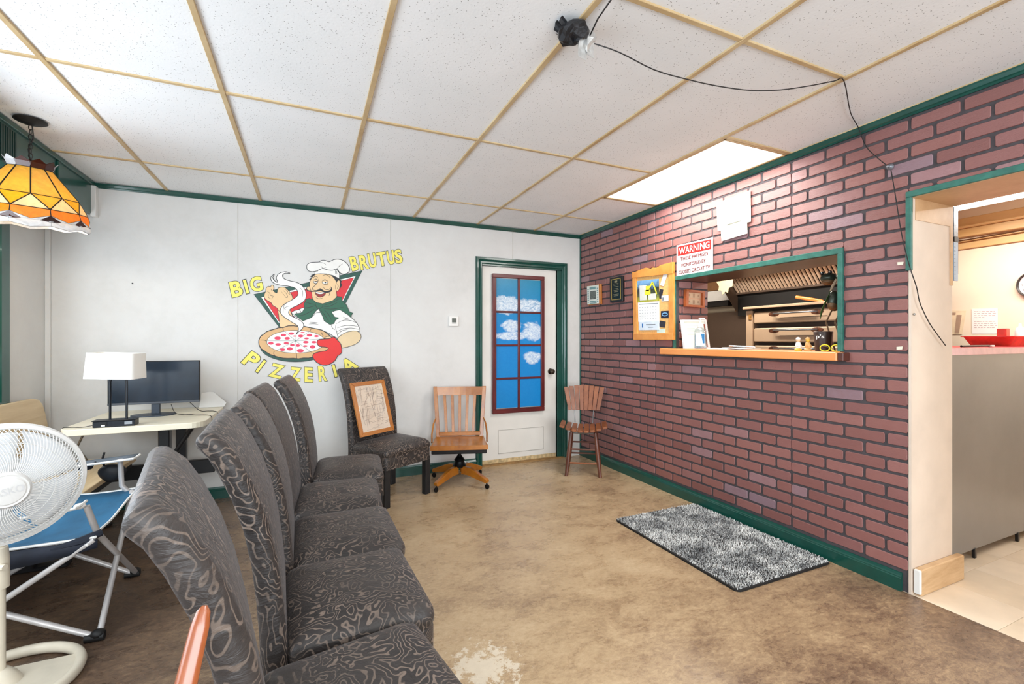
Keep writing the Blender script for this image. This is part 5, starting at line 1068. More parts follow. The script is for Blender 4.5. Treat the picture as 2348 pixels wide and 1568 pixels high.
slab(MB(), fn, 0.06, 1, 0, 1, 0, 0.016).build('board', m_oak, pq, bevel=0.002); slab(MB(), fn, 0, 0.86, 0.04, 0.98, 0.016, 0.018).build('clipping', M('clipping_paper', (222, 228, 220), 0.5), pq)
slab(MB(), fn, 0.22, 0.66, 0.28, 0.70, 0.018, 0.0185).build('photo', M('grey_photo', (96, 104, 100), 0.5, var=0.4, scale=90), pq)
mb = MB(); slab(mb, fn, 0.2, 0.66, 0.78, 0.90, 0.018, 0.0185); slab(mb, fn, 0.2, 0.70, 0.14, 0.20, 0.018, 0.0185); slab(mb, fn, 0.2, 0.70, 0.06, 0.11, 0.018, 0.0185)
for k in range(7): slab(mb, fn, 0.04, 0.14, 0.12+0.11*k, 0.17+0.11*k, 0.018, 0.0185); slab(mb, fn, 0.74, 0.83, 0.12+0.11*k, 0.17+0.11*k, 0.018, 0.0185)
mb.build('printed_text', M('teal_ink', (120, 158, 160), 0.5), pq)
# warning sign
fn = wall_quad((1552, 563), (1635, 544), (1552, 637), (1635, 621), 0.002)
ws = thing_at('warning_sign', 'white warning sign with red banner about closed circuit TV, above the serving opening', 'sign', None)
slab(MB(), fn, 0, 1, 0, 1, 0, 0.003).build('panel', m_paper, ws); slab(MB(), fn, 0.04, 0.96, 0.66, 0.955, 0.003, 0.0036).build('red_banner', M('sign_red', (164, 34, 28), 0.4), ws)
def sign_text(txt, u0, u1, v0, v1, mat, d, off, parent, fnn): 
    mb = MB()
    for du, dv in (((0, 0),) if off > 0.011 else ((-0.003, -0.003), (0.003, 0.003), (-0.003, 0.003), (0.003, -0.003))): put_text(mb, txt, lambda u, v: fnn(u0+(u1-u0)*u+du, v0+(v1-v0)*v+dv, d + 0.00015*(1+(du > 0)+2*(dv > 0))), off if off > 0.011 else 0.0)
    mb.build('lettering', mat, parent)
m_sr = M('sign_text_red', (112, 26, 24), 0.5)
sign_text('WARNING', 0.08, 0.92, 0.71, 0.905, m_white, 0.0042, 0.012, ws, fn)
sign_text('THESE PREMISES', 0.12, 0.88, 0.50, 0.60, m_sr, 0.0036, 0.010, ws, fn); sign_text('MONITORED BY', 0.15, 0.82, 0.30, 0.40, m_sr, 0.0036, 0.010, ws, fn); sign_text('CLOSED CIRCUIT TV', 0.07, 0.93, 0.09, 0.20, m_sr, 0.0036, 0.010, ws, fn)
# taped sheets above
m_sheet = M('cream_sheet', (222, 218, 200), 0.7, var=0.02)
fn = wall_quad((1643, 466), (1721, 436), (1646, 530), (1722, 508), 0.004)
sh = tag(slab(MB(), fn, 0, 1, 0, 1, 0, 0.002).build('paper_sheet', m_sheet), 'larger blank cream sheet taped high on the brick wall', 'paper')
fn = wall_quad((1653, 526), (1713, 506), (1655, 553), (1714, 535), 0.008)
sh = tag(slab(MB(), fn, 0, 1, 0, 1.0, 0, 0.002).build('paper_sheet', m_sheet), 'smaller cream sheet hanging below the larger one above the warning sign', 'paper')
fn2 = wall_quad((1665, 512), (1698, 502), (1665, 516), (1698, 506), 0.008); slab(MB(), fn2, 0, 1, 0, 1.0, 0.001, 0.004).build('grey_bar', M('printed_grey', (150, 152, 144), 0.7), sh)
# switch stickers
for (px, py) in ((2065, 605), (2063, 799)):
    fn = wall_quad((px-7, py-4), (px+7, py-5), (px-7, py+3), (px+6, py+2), 0.004); tag(slab(MB(), fn, 0, 1, 0, 1, 0, 0.0015).build('tape_scrap', m_sheet), 'scrap of cream tape on a brick, %s of two near the doorway' % ('upper' if py < 700 else 'lower'), 'tape')
# ---- serving shelf
m_shelf = wood('orange_birch_shelf', (226, 140, 72), (244, 170, 104), (1, 0.2, 1), 0.4, 0.2, fine=10)
sl = tag(MB().cham((2.575, 1.530, 1.108), (3.03, 2.880, 1.156), 0.004).build('shelf', m_shelf), 'orange wooden shelf board along the serving opening', 'shelf')
MB().cham((2.582, 1.500, 1.110), (2.66, 1.529, 1.154), 0.003).build('dark_end', wood('dark_shelf_end', (66, 30, 20), (92, 48, 34), (1, 1, 1), 0.5, 0.1), sl)
SZ = 1.157
# framed dollar bills on the reveal
def RV(u, v, d=0.0, q=((1568, 664), (1610, 668), (1567, 703), (1609, 706))):
    tl, tr, bl, br = [at_y(a, b, 2.755) for a, b in q]; p = bl.lerp(br, u).lerp(tl.lerp(tr, u), v); return Vector((p.x, 2.755-d, p.z))
def slab_f(mb, fn, u0, u1, v0, v1, d0, d1): return slab(mb, fn, u0, u1, v0, v1, d0, d1)
db = thing_at('framed_bills', 'small brown wooden frame with two banknotes, inside the serving opening', 'picture frame', None)
mb = MB()
m_brown = wood('brown_frame', (142, 66, 26), (182, 96, 48), (1, 1, 1), 0.4, 0.2)
for nm, a in (('frame_rail', (0, 1, 0.88, 1)), ('frame_rail', (0, 1, 0, 0.12)), ('frame_stile', (0, 0.12, 0.12, 0.88)), ('frame_stile', (0.90, 1, 0.12, 0.88))): slab(MB(), RV, *a, 0, 0.030).build(nm, m_brown, db)
slab(MB(), RV, 0.10, 0.92, 0.10, 0.90, 0, 0.006).build('mat_board', M('rose_mat', (214, 168, 138), 0.6), db)
for v0 in (0.16, 0.54):
    slab(MB(), RV, 0.18, 0.86, v0, v0+0.31, 0.006, 0.008).build('banknote', M('banknote', (204, 178, 148), 0.6), db)
    mb = MB(); slab(mb, RV, 0.46, 0.56, v0+0.04, v0+0.27, 0.008, 0.0086); slab(mb, RV, 0.22, 0.30, v0+0.10, v0+0.22, 0.008, 0.0086); slab(mb, RV, 0.72, 0.80, v0+0.10, v0+0.22, 0.008, 0.0086); mb.build('portrait_print', M('note_ink', (172, 142, 116), 0.7), db)
# framed notice and pump bottle on the shelf
def NT(u, v, d=0.0):
    bl, br, tl, tr = at_y(1569, 798, 2.62), at_y(1627, 798, 2.62), at_y(1562, 733, 2.68), at_y(1618, 733, 2.68); bl.z = br.z = SZ
    p = bl.lerp(br, u).lerp(tl.lerp(tr, u), v); return Vector((p.x, p.y-d, p.z))
nf = thing_at('framed_notice', 'white framed printed notice standing on the shelf behind the pump bottle', 'picture frame', None)
for nm, a in (('frame_rail', (0, 1, 0.93, 1)), ('frame_rail', (0, 1, 0, 0.05)), ('frame_stile', (0, 0.07, 0.05, 0.93)), ('frame_stile', (0.93, 1, 0.05, 0.93))): slab(MB(), NT, *a, -0.012, 0.008).build(nm, M('silver_white_frame', (214, 210, 210), 0.35), nf)
slab(MB(), NT, 0.05, 0.95, 0.03, 0.95, -0.006, 0.001).build('notice_sheet', M('mint_white_paper', (226, 238, 228), 0.6), nf)
mb = MB()
for k in range(7): slab(mb, NT, 0.18, 0.62-0.06*(k % 3), 0.80-0.055*k, 0.815-0.055*k, 0.001, 0.0014)
mb.build('printed_lines', M('pale_green_ink', (168, 196, 178), 0.6), nf)
slab(MB(), NT, 0.88, 0.92, 0.05, 0.85, 0.001, 0.004).build('brown_spine', M('brown_spine', (140, 70, 50), 0.6), nf)
bp_ = at_y(1606, 798, 2.50); bo = empty('pump_bottle', (bp_.x, 2.50, SZ), 0, 'clear pump bottle with blue label on the orange shelf', 'bottle')
BS = 1.0
m_clear = mat_glass('clear_plastic', (236, 240, 244), 0.16, 0.08)
MB().lathe([(0.0, 0.0), (0.040, 0.001), (0.043, 0.010), (0.043, 0.125), (0.036, 0.146), (0.018, 0.158), (0.016, 0.168), (0.0, 0.168)], 24, close=False).build('body', m_clear, bo, smooth=40)
MB().lathe([(0.0, 0.003), (0.038, 0.004), (0.040, 0.012), (0.040, 0.10), (0.0, 0.10)], 24, close=False).build('gel', mat_glass('gel', (226, 236, 244), 0.10, 0.1), bo, smooth=40)
MB().lathe([(0.0, 0.160), (0.020, 0.160), (0.020, 0.182), (0.008, 0.186), (0.006, 0.215), (0.010, 0.217), (0.010, 0.224), (0.0, 0.225)], 16, close=False).tube([(-0.012, 0, 0.222), (0.034, -0.004, 0.221), (0.040, -0.004, 0.212)], 0.006, 8).build('pump', m_white, bo, smooth=40)
mb = MB(); mb.grid(lambda u, v: (0.0436*math.cos(-3.15+u*1.5), 0.0436*math.sin(-3.15+u*1.5), 0.022+0.095*v), 10, 1); mb.build('label', m_white, bo)
mb = MB(); mb.grid(lambda u, v: (0.0440*math.cos(-1.70-u*0.6*(0.5+v*0.5)), 0.0440*math.sin(-1.70-u*0.6*(0.5+v*0.5)), 0.040+0.070*v), 6, 3); mb.build('blue_label_print', M('label_blue', (20, 112, 168), 0.5), bo)
# papers, cup, figurines on the shelf
rr = random.Random(5)
for i, (y, lab) in enumerate(((2.36, 'white papers lying on the shelf, left sheet of the loose stack'), (2.24, 'white papers lying on the shelf, right sheet of the loose stack'))):
    mb = MB(); a = 0.2-0.5*i; mb.grid(lambda u, v: (2.72+0.16*(u-.5)*math.cos(a)-0.20*(v-.5)*math.sin(a), y+0.16*(u-.5)*math.sin(a)+0.20*(v-.5)*math.cos(a), SZ+0.003+0.004*i+0.006*math.sin(3*u+i)*v), 6, 6)
    o = mb.build('paper_sheet', m_paper, smooth=True); s = o.modifiers.new('t', 'SOLIDIFY'); s.thickness = 0.003; tag(o, lab, 'paper')
tag(MB().cham((-0.012, -0.09, 0), (0.012, 0.09, 0.010), 0.003, T(2.66, 2.18, SZ+0.016) @ RZ(0.2) @ RX(0.04)).build('knife', M('steel_blade', (190, 190, 192), 0.25, 0.8)), 'flat grey metal utensil lying on the loose papers on the shelf', 'utensil')
c = empty('cup', (2.74, 1.700, SZ), 0, 'dark brown cup with white lettering at the right end of the shelf', 'cup')
MB().lathe([(0.0, 0.0), (0.040, 0.0), (0.041, 0.008), (0.049, 0.112), (0.046, 0.114), (0.040, 0.012), (0.0, 0.010)], 28, close=False).build('body', M('dark_brown_plastic', (58, 44, 38), 0.35), c, smooth=40)
def cyl(u, v, r=0.048, a0=-3.35, w_=0.85): an = a0 + w_*u; return (r*math.cos(an), r*math.sin(an), 0.068+0.028*v)
mb = MB(); put_text(mb, "p's", lambda u, v: cyl(u, v, 0.0482), 0.02); mb.build('lettering', m_white, c)
def figure(name, lab, x, y, mats, h=0.075):
    f = empty(name, (x, y, SZ), 0, lab, 'figurine')
    MB().lathe([(0.0, 0), (0.018, 0), (0.020, 0.010), (0.014, 0.016), (0.0, 0.018)], 14, close=False).build('base', mats[0], f, smooth=40)
    MB().lathe([(0.0, 0.014), (0.012, 0.016), (0.016, 0.030), (0.012, 0.048), (0.006, 0.054), (0.0, 0.055)], 14, close=False).tube([(-0.012, 0.0, 0.044), (-0.018, -0.008, 0.03), (-0.010, -0.014, 0.026)], 0.004, 6).tube([(0.012, 0.0, 0.044), (0.018, -0.008, 0.03), (0.010, -0.014, 0.026)], 0.004, 6).build('body', mats[1], f, smooth=40)
    MB().ball((0, 0, 0.063), 0.011, 12, 8).build('head', mats[2], f, smooth=True); MB().lathe([(0.0, 0.068), (0.013, 0.068), (0.010, 0.078), (0.0, 0.082)], 12, close=False).build('hat', mats[1], f, smooth=40)
yl_ = M('figurine_yellow', (226, 180, 60), 0.4); tn_ = M('figurine_tan', (206, 158, 96), 0.5)
figure('figurine', 'small white figurine on a yellow base on the shelf', 2.63, 1.775, (yl_, m_white, M('figurine_skin', (226, 188, 150), 0.5)))
figure('figurine', 'small tan and gold figurine beside the white one on the shelf', 2.64, 1.725, (tn_, tn_, yl_))
g_ = empty('glasses', (2.64, 1.600, SZ), 0, 'yellow-rimmed glasses lying at the right end of the shelf', 'glasses')
for s in (-1, 1): MB().tube([(0.010*math.cos(t)*0+0.0, s*0.030+0.026*math.cos(t), 0.020+0.018*math.sin(t)) for t in [2*PI*k/16 for k in range(16)]], 0.003, 6, closed=True).build('rim', M('neon_yellow', (226, 214, 50), 0.4), g_, smooth=True); MB().tube([(0, s*0.056, 0.030), (0.05, s*0.054, 0.026), (0.09, s*0.05, 0.006)], 0.003, 6).build('temple', M('glasses_black', (24, 24, 22), 0.4), g_, smooth=True)
# metal frog hanging at the right of the opening
fr = empty('frog_ornament', (2.80, 1.60, 1.40), 0, 'dark green metal frog ornament at the right edge of the serving opening', 'ornament')
m_frog = M('dark_frog_metal', (62, 70, 60), 0.3, 0.4, var=0.2); m_frog2 = M('rust_belly', (112, 84, 56), 0.5, 0.3, var=0.2)
hd = at_x(1901, 640, 2.80); o0 = Vector((2.80, 1.60, 1.40)); h_ = hd - o0
MB().ball(h_ + Vector((0, 0, 0.006)), (0.045, 0.044, 0.030), 20, 12).build('head', m_frog, fr, smooth=True); MB().ball(h_ + Vector((0, 0.0, -0.014)), (0.040, 0.038, 0.022), 18, 10).build('jaw', m_frog2, fr, smooth=True)
for s in (0.026, -0.020):
    e = MB().ball(h_ + Vector((-0.022, s, 0.036)), 0.011, 12, 8).build('eye', m_black, fr, smooth=True); MB().ball(h_ + Vector((-0.032, s-0.002, 0.039)), 0.0035, 8, 6).build('eye_glint', m_white, e, smooth=True)
bd = at_x(1913, 690, 2.80) - o0
MB().ball(bd, (0.040, 0.034, 0.060), 20, 14).build('body', m_frog, fr, smooth=True); MB().ball(bd + Vector((-0.012, 0, -0.025)), (0.030, 0.028, 0.030), 16, 10).build('belly', m_frog2, fr, smooth=True)
pts = [at_x(*p, 2.80)-o0 for p in ((1909, 708), (1894, 739), (1915, 790))]; pts[2] = Vector((pts[2].x, pts[2].y, SZ+0.003-1.40)); MB().tube(pts, 0.0045, 8).build('leg', m_frog2, fr, smooth=True)
pts2 = [p + Vector((0.05, -0.02, 0)) for p in pts]; MB().tube(pts2, 0.0045, 8).build('leg', m_frog2, fr, smooth=True)
pts = [at_x(*p, 2.77)-o0 for p in ((1918, 640), (1910, 655), (1904, 668))]; MB().tube(pts, [0.006, 0.008, 0.004], 6).build('twine', M('jute_twine', (176, 158, 132), 0.8), fr, smooth=True)
pts = [at_x(*p, 2.76)-o0 for p in ((1904, 668), (1892, 695), (1884, 715), (1881, 731))]; MB().tube(pts, [0.003, 0.009, 0.010, 0.002], 8, flat=0.3).build('leaf', M('agave_green', (62, 96, 44), 0.4), fr, smooth=True)
# ---- cable across the ceiling and down the wall, taped lump, wall anchor
dl = empty('taped_sensor', (0.855, 1.385, ZC), 0, 'black and silver taped lump on the ceiling grid with a cable', 'sensor')
m_tape = M('black_duct_tape', (30, 31, 35), 0.35, 0.1, var=0.35, scale=50, bmp=0.5); m_silv = M('silver_duct_tape', (206, 206, 204), 0.28, 0.5, var=0.15, scale=30, bmp=0.4)
rr = random.Random(9)
mb = MB(); mb.ball((-0.005, 0.0, -0.030), (0.052, 0.062, 0.030), 14, 9); mb.v = [(x*(1+rr.uniform(-.14, .14)), y*(1+rr.uniform(-.14, .14)), min(-0.005, z*(1+rr.uniform(-.15, .15)))) for x, y, z in mb.v]; mb.build('black_tape', m_tape, dl)
for i in range(3): 
    a = 1.9+i*0.7+0.2*(i % 2); mb = MB(); mb.grid(lambda u, v: (math.cos(a)*(0.035+0.035*u)-math.sin(a)*(v-.5)*0.04, math.sin(a)*(0.035+0.035*u)+math.cos(a)*(v-.5)*0.04, -0.030+0.022*u+0.006*math.sin(9*v)), 3, 4); o = mb.build('tape_flap', m_tape, dl); s = o.modifiers.new('t', 'SOLIDIFY'); s.thickness = 0.001
mb = MB(); mb.ball((0.052, 0.004, -0.040), (0.032, 0.036, 0.038), 9, 7); mb.v = [(x*(1+rr.uniform(-.1, .1)), y*(1+rr.uniform(-.2, .2)), min(-0.004, z*(1+rr.uniform(-.2, .2)))) for x, y, z in mb.v]; mb.build('silver_tape', m_silv, dl)
mb = MB(); mb.grid(lambda u, v: (0.010+0.040*u, -0.022+0.01*u+0.012*math.sin(2*v), -0.040-0.075*v), 2, 5); o = mb.build('silver_flap', m_silv, dl); s = o.modifiers.new('t', 'SOLIDIFY'); s.thickness = 0.001
mb = MB(); mb.grid(lambda u, v: (0.052+0.034*u, -0.006+0.01*u, -0.035-0.060*v), 2, 5); o = mb.build('silver_flap', m_silv, dl); s = o.modifiers.new('t', 'SOLIDIFY'); s.thickness = 0.001
def cp(px, py, z): return at_z(px, py, z)
cpts = [(0.930, 1.400, 2.300)] + [cp(px, py, z) for px, py, z in ((1420, 120, 2.285), (1500, 160, 2.270), (1580, 183, 2.262), (1650, 198, 2.262), (1720, 207, 2.265), (1790, 206, 2.275), (1860, 196, 2.300), (1912, 186, 2.322), (1935, 185, 2.324))] + [at_x(1950, 235, 2.40), at_x(1968, 292, 2.600), at_x(1985, 335, 2.615), at_x(2012, 362, 2.615), at_x(2038, 383, 2.615)]
cpts[-5].z = min(cpts[-5].z, 2.325)
tag(MB().tube(smooth_poly([tuple(p) for p in cpts], 4, False), 0.0022, 6).build('ceiling_cable', m_cord, smooth=True), 'thin black cable sagging across the ceiling tiles and onto the brick wall', 'cable')
wpts = [at_x(px, py, 2.615) for px, py in ((2043, 390), (2050, 430), (2058, 480), (2066, 530), (2076, 575), (2086, 612))] + [at_y(px, py, 1.205) for px, py in ((2092, 630), (2102, 660), (2108, 690), (2118, 715), (2132, 742), (2148, 765), (2168, 792))] 
tag(MB().tube(smooth_poly([tuple(p) for p in wpts], 4, False), 0.0024, 6).build('wall_cable', m_cord, smooth=True), 'black cable hanging down the brick wall and the doorway jamb', 'cable')
tag(MB().tube([(0.862, 0.90, 2.322), (0.880, 1.15, 2.316), (0.895, 1.30, 2.310), (0.905, 1.37, 2.290)], 0.0028, 6).build('sensor_cable', m_cord, smooth=True), 'short black cable along the ceiling tee into the taped lump', 'cable')
p = at_x(2043, 383, XR); an = empty('wall_anchor', (XR-0.006, p.y, p.z), 0, 'small grey plastic anchor holding the cable on the brick wall', 'anchor')
MB().lathe([(0.0, 0.0), (0.016, 0.0), (0.012, 0.010), (0.006, 0.016), (0.006, 0.022), (0.0, 0.024)], 12, (0, 0, 0), RY(-PI/2), False).build('clip', M('grey_clip', (120, 124, 130), 0.35, 0.4), an, smooth=40)
p = at_y(2089, 719, 1.20); tag(MB().ball((XR+0.012, 1.2205, p.z), (0.006, 0.005, 0.006), 10, 6).build('screw_head', M('zinc', (170, 170, 168), 0.3, 0.8), smooth=True), 'zinc screw head on the edge of the doorway jamb', 'screw')
# ================================================================== KITCHEN
m_ss = mat_steel('brushed_stainless', (160, 165, 174), 0.30, 0.9)
m_sst = mat_steel('heat_tanned_steel', (224, 192, 160), 0.45, 0.25)
m_ssd = mat_steel('sooty_steel', (92, 74, 62), 0.5, 0.3)
m_soot_shadow = M('soot_and_shadow_black', (16, 13, 12), 0.7, var=0.3, scale=8)  # soot, and also the painted shadow strip below the white front
m_scorch = M('scorch_brown', (92, 48, 24), 0.6, var=0.4, scale=40)
# counter with red top right of the jamb
ct = empty('counter', (3.9, 1.45, 0), 0, 'stainless steel counter with a red laminate top inside the kitchen doorway', 'counter')
MB().box((-0.87, -0.16, 0.05), (0.95, 0.30, 1.140)).build('steel_front', m_ss, ct)
MB().box((-0.86, -0.10, 0.0), (0.95, 0.30, 0.05)).build('toe_kick', M('grimy_kick', (110, 78, 50), 0.8, var=0.3, scale=20), ct)
m_redw = M('worn_red_edge', (236, 196, 200), 0.4, var=0.06, scale=20); m_red = M('red_laminate', (190, 24, 44), 0.35)
MB().cham((-0.884, -0.185, 1.140), (0.95, 0.34, 1.178), 0.003).build('countertop', m_red, ct)
MB().box((-0.835, -0.187, 1.141), (0.95, -0.185, 1.177)).build('worn_edge_band', m_redw, ct)
for fx in (-0.50, 0.02): MB().cham((fx, -0.165, 0.0), (fx+0.02, -0.15, 0.055), 0.002).build('foot', m_black, ct)
CTZ = 1.179
# things on the counter
ty = 1.50
a_ = at_y(2256, 770, ty); 
tray = empty('red_tub', (a_.x+0.44, ty+0.05, CTZ), 0, 'red plastic tub on the red counter top', 'tub')
w0, w1, h_ = 0.27, 0.24, max(0.045, a_.z-CTZ); m_tub = M('red_tub_plastic', (214, 78, 64), 0.35, var=0.12, scale=20)
vs = []; rings = [(w1, 0.10, 0.0), (w0, 0.13, h_-0.006), (w0+0.012, 0.142, h_-0.006), (w0+0.012, 0.142, h_), (w0-0.004, 0.126, h_), (w1-0.006, 0.094, 0.006)]
for a, b, z in rings: vs += [(x, y, z) for x, y in rrect(a, b, 0.03, 3)]
n = len(rrect(1, 1, .1, 3)); mb = MB(); mb._add(vs, [(i*n+k, i*n+(k+1) % n, (i+1)*n+(k+1) % n, (i+1)*n+k) for i in range(len(rings)-1) for k in range(n)] + [tuple(range(n-1, -1, -1)), tuple(range(5*n, 6*n))]); mb.build('body', m_tub, tray, smooth=40)
b_ = at_y(2298, 753, ty+0.04); tag(MB().cham((b_.x-0.026, ty+0.01, CTZ+0.008), (b_.x+0.026, ty+0.06, b_.z), 0.003).build('red_box', m_tub, bevel=0.001), 'small red box standing in the red tub on the counter', 'box')
b_ = at_y(2326, 742, ty+0.10); bt = empty('white_bottle', (b_.x, ty+0.07, CTZ+0.007), 0, 'white bottle with a pointed cap standing in the red tub', 'bottle')
q = (b_.z-CTZ)/0.09; MB().lathe([(0.0, 0), (0.026, 0.0), (0.028, 0.005), (0.028, 0.055*q), (0.018, 0.070*q), (0.010, 0.074*q), (0.008, 0.085*q), (0.0, 0.088*q)], 16, close=False).build('body', m_white, bt, smooth=40); MB().box((-0.008, -0.0285, 0.042*q), (0.010, -0.0275, 0.047*q)).build('printed_mark', m_black, bt)
p0, p1 = at_y(2204, 795, 1.34), at_y(2270, 795, 1.34)
tag(MB().tube([(p0.x, 1.34, CTZ+0.007), (p1.x, 1.345, CTZ+0.008)], 0.006, 8).build('marker_pen', m_black, smooth=40), 'black marker lying along the edge of the red counter top', 'pen')
tag(MB().cham((p1.x+0.01, 1.335, CTZ), (p1.x+0.05, 1.355, CTZ+0.012), 0.002).build('eraser', m_white), 'small white block at the end of the black marker on the counter', 'eraser')
# strip hanging at the jamb edge
p0, p1 = at_y(2179, 475, 1.232), at_y(2193, 645, 1.232)
sp = empty('hanging_strip', (0, 0, 0), 0, 'pale blue ruled strip hanging at the edge of the doorway jamb', 'strip')
MB().box((3.014, 1.224, p1.z), (3.020, 1.232, p0.z)).build('black_edge', m_black, sp)
MB().box((3.020, 1.222, p1.z), (3.060, 1.228, at_y(2186, 550, 1.2).z)).build('ruled_band', M('pale_blue_strip', (176, 196, 216), 0.4), sp)
MB().box((3.020, 1.222, at_y(2186, 537, 1.2).z), (3.060, 1.228, p0.z)).build('grey_band', M('mirror_grey', (150, 158, 168), 0.3, 0.5, var=0.3, scale=30), sp)
MB().box((3.020, 1.220, at_y(2186, 549, 1.2).z), (3.060, 1.230, at_y(2186, 538, 1.2).z)).build('black_clip', m_black, sp)
mb = MB()
for k in range(9): z = p1.z + 0.012 + 0.020*k; mb.box((3.022, 1.2213, z), (3.034, 1.222, z+0.002))
mb.build('ruled_marks', m_ink, sp)
MB().box((3.062, 1.224, at_y(2197, 625, 1.2).z), (3.067, 1.230, at_y(2195, 550, 1.2).z)).build('black_strap', m_black, sp)
# notes and clock on the far kitchen wall
def KW(px, py, d=0.0): return at_x(px, py, 4.998-d)
def kquad(name, lab, cat, tl, tr, bl, br, mat, d=0.002):
    q = [KW(*p) for p in (bl, br, tl, tr)]
    def fn(u, v, dd=0.0): p = q[0].lerp(q[1], u).lerp(q[2].lerp(q[3], u), v); return Vector((p.x-dd, p.y, p.z))
    o = slab(MB(), fn, 0, 1, 0, 1, 0, d).build(name, mat); tag(o, lab, cat); return o, fn
o, fn = kquad('handwritten_note', 'white handwritten note on the cream kitchen wall above the tub', 'paper', (2228, 708), (2288, 707), (2229, 765), (2288, 765), M('note_paper', (246, 236, 230), 0.7, var=0.01))
mb = MB(); rr = random.Random(4)
for j, v in enumerate((0.88, 0.80, 0.72, 0.64, 0.48, 0.40, 0.32, 0.24)):
    u = 0.10
    while u < (0.45 if j == 3 else 0.90): w_ = rr.uniform(0.04, 0.13); slab(mb, fn, u, u+w_, v, v+0.018, 0.002, 0.0026); u += w_+rr.uniform(0.03, 0.06)
mb.build('handwriting', M('faded_ink', (176, 150, 150), 0.7), o)
o, fn = kquad('floor_plan_sheet', 'beige sheet with a brown diagram on the kitchen wall by the doorway jamb', 'paper', (2150, 712), (2215, 712), (2150, 767), (2206, 767), M('beige_sheet', (236, 214, 178), 0.7))
slab(MB(), fn, 0.70, 0.88, 0.05, 0.82, 0.002, 0.003).build('diagram_band', M('diagram_brown', (172, 142, 118), 0.7), o); slab(MB(), fn, 0.30, 0.66, 0.82, 0.92, 0.002, 0.003).build('diagram_band', M('diagram_brown'), o)
pc = KW(2378, 652); ck = empty('wall_clock', (4.998, pc.y, pc.z), 0, 'round wall clock with dark rim on the cream kitchen wall', 'clock')
rr_ = abs(KW(2332, 652).y - pc.y)
CK = RY(-PI/2)
MB().lathe([(rr_*0.86, 0.0), (rr_, 0.0), (rr_, 0.020), (rr_*0.94, 0.028), (rr_*0.86, 0.020)], 48, (0, 0, 0), CK, False).build('rim', M('clock_rim', (70, 66, 66), 0.35, 0.4), ck, smooth=40)
MB().lathe([(0.0, 0.012), (rr_*0.87, 0.012), (rr_*0.87, 0.014), (0, 0.014)], 48, (0, 0, 0), CK, False).build('dial', m_white, ck)
mb = MB()
for hnum in range(1, 13):
    a = PI/2 - hnum*PI/6; cx_, cz_ = -rr_*0.68*math.cos(a), rr_*0.68*math.sin(a); s_ = rr_*0.10
    put_text(mb, str(hnum), lambda u, v, cx_=cx_, cz_=cz_, s_=s_: Vector((-0.0150, cx_ + s_*(1 if hnum < 10 else 1.5)*(0.5-u), cz_ + s_*1.5*(v-0.5))), 0.0)
mb.build('numerals', m_ink, ck)
MB().box((-0.017, -0.003, -0.004), (-0.0155, 0.003, rr_*0.55)).build('minute_hand', m_black, ck); MB().box((-0.019, -0.004, -0.003), (-0.0175, rr_*0.38, 0.004)).build('hour_hand', m_black, ck)
# ---- pizza oven behind the serving opening
OX = 4.20
ov = empty('pizza_oven', (OX, 2.75, 0), 0, 'triple deck steel pizza oven with scorched doors, seen through the serving opening', 'oven')
y1 = at_x(1712, 750, OX).y; yd = at_x(1728, 750, OX).y; y0 = 1.95
zt = at_x(1718, 705, OX).z
def oz(py): return at_x(1728, py, OX).z
MB().box((0.015, y0-2.75, 0.30), (0.335, y1-2.75, zt-0.02)).build('body', m_ssd, ov)
MB().cham((-0.012, yd-2.75+0.004, 0.30), (0.02, y1-2.75, zt-0.035), 0.003).build('corner_post', m_sst, ov)
MB().cham((-0.05, y0-2.75, zt-0.020), (0.10, y1-2.75+0.01, zt+0.004), 0.003).build('top_lip', m_sst, ov)
MB().cham((-0.020, y0-2.75, zt-0.040), (0.05, yd-2.75, zt-0.026), 0.003).build('vent_slot', m_soot_shadow, ov)
bandz = [(oz(743), oz(716)), (oz(785), oz(752)), (oz(838), oz(791)), (0.62, oz(845))]
for i, (za, zb) in enumerate(bandz):
    d_ = MB().cham((-0.020, y0-2.75, za), (0.016, yd-2.75-0.012, zb), 0.012).build('door', m_sst, ov, bevel=0.008)
    for sx in (0,): 
        hz_ = zb-0.028; ya_, yb_ = yd-2.75-0.24, yd-2.75-0.66
        MB().tube([(-0.020, ya_, hz_), (-0.052, ya_-0.015, hz_), (-0.052, yb_+0.015, hz_), (-0.020, yb_, hz_)], 0.008, 8).build('handle', m_ss, d_, smooth=50)
        for yq in (ya_, yb_): MB().ball((-0.0195, yq, hz_-0.004), (0.003, 0.060, 0.024), 16, 8).build('scorch_mark', m_scorch, d_, smooth=True)
    MB().cham((-0.0225, yd-2.75-0.75, (za+zb)/2-0.012), (-0.019, yd-2.75-0.30, (za+zb)/2-0.006), 0.001).build('pressed_rib', m_ssd, d_)
cp_ = at_x(1720, 727, OX-0.013); MB().cham((-0.018, cp_.y-2.75-0.018, cp_.z-0.030), (-0.012, cp_.y-2.75+0.018, cp_.z+0.026), 0.003).build('rating_plate', M('brass_plate', (206, 150, 84), 0.35, 0.7, var=0.3, scale=60), ov)
for y in (y0+0.1, y1-0.08): MB().cham((0.03, y-2.75-0.03, 0), (0.09, y-2.75+0.03, 0.30), 0.004).build('leg', m_black, ov)
a, b = at_x(1826, 681, OX+0.10), at_x(1887, 690, OX+0.10); az_ = zt+0.012
tag(MB().tube([a, a.lerp(b, 0.5), b], [0.016, 0.017, 0.011], 10).build('peel_handle', wood('orange_peel_handle', (206, 116, 44), (232, 152, 76), (1, 1, 1), 0.4, 0.3), smooth=40), 'orange wooden peel handle above the oven top', 'handle')
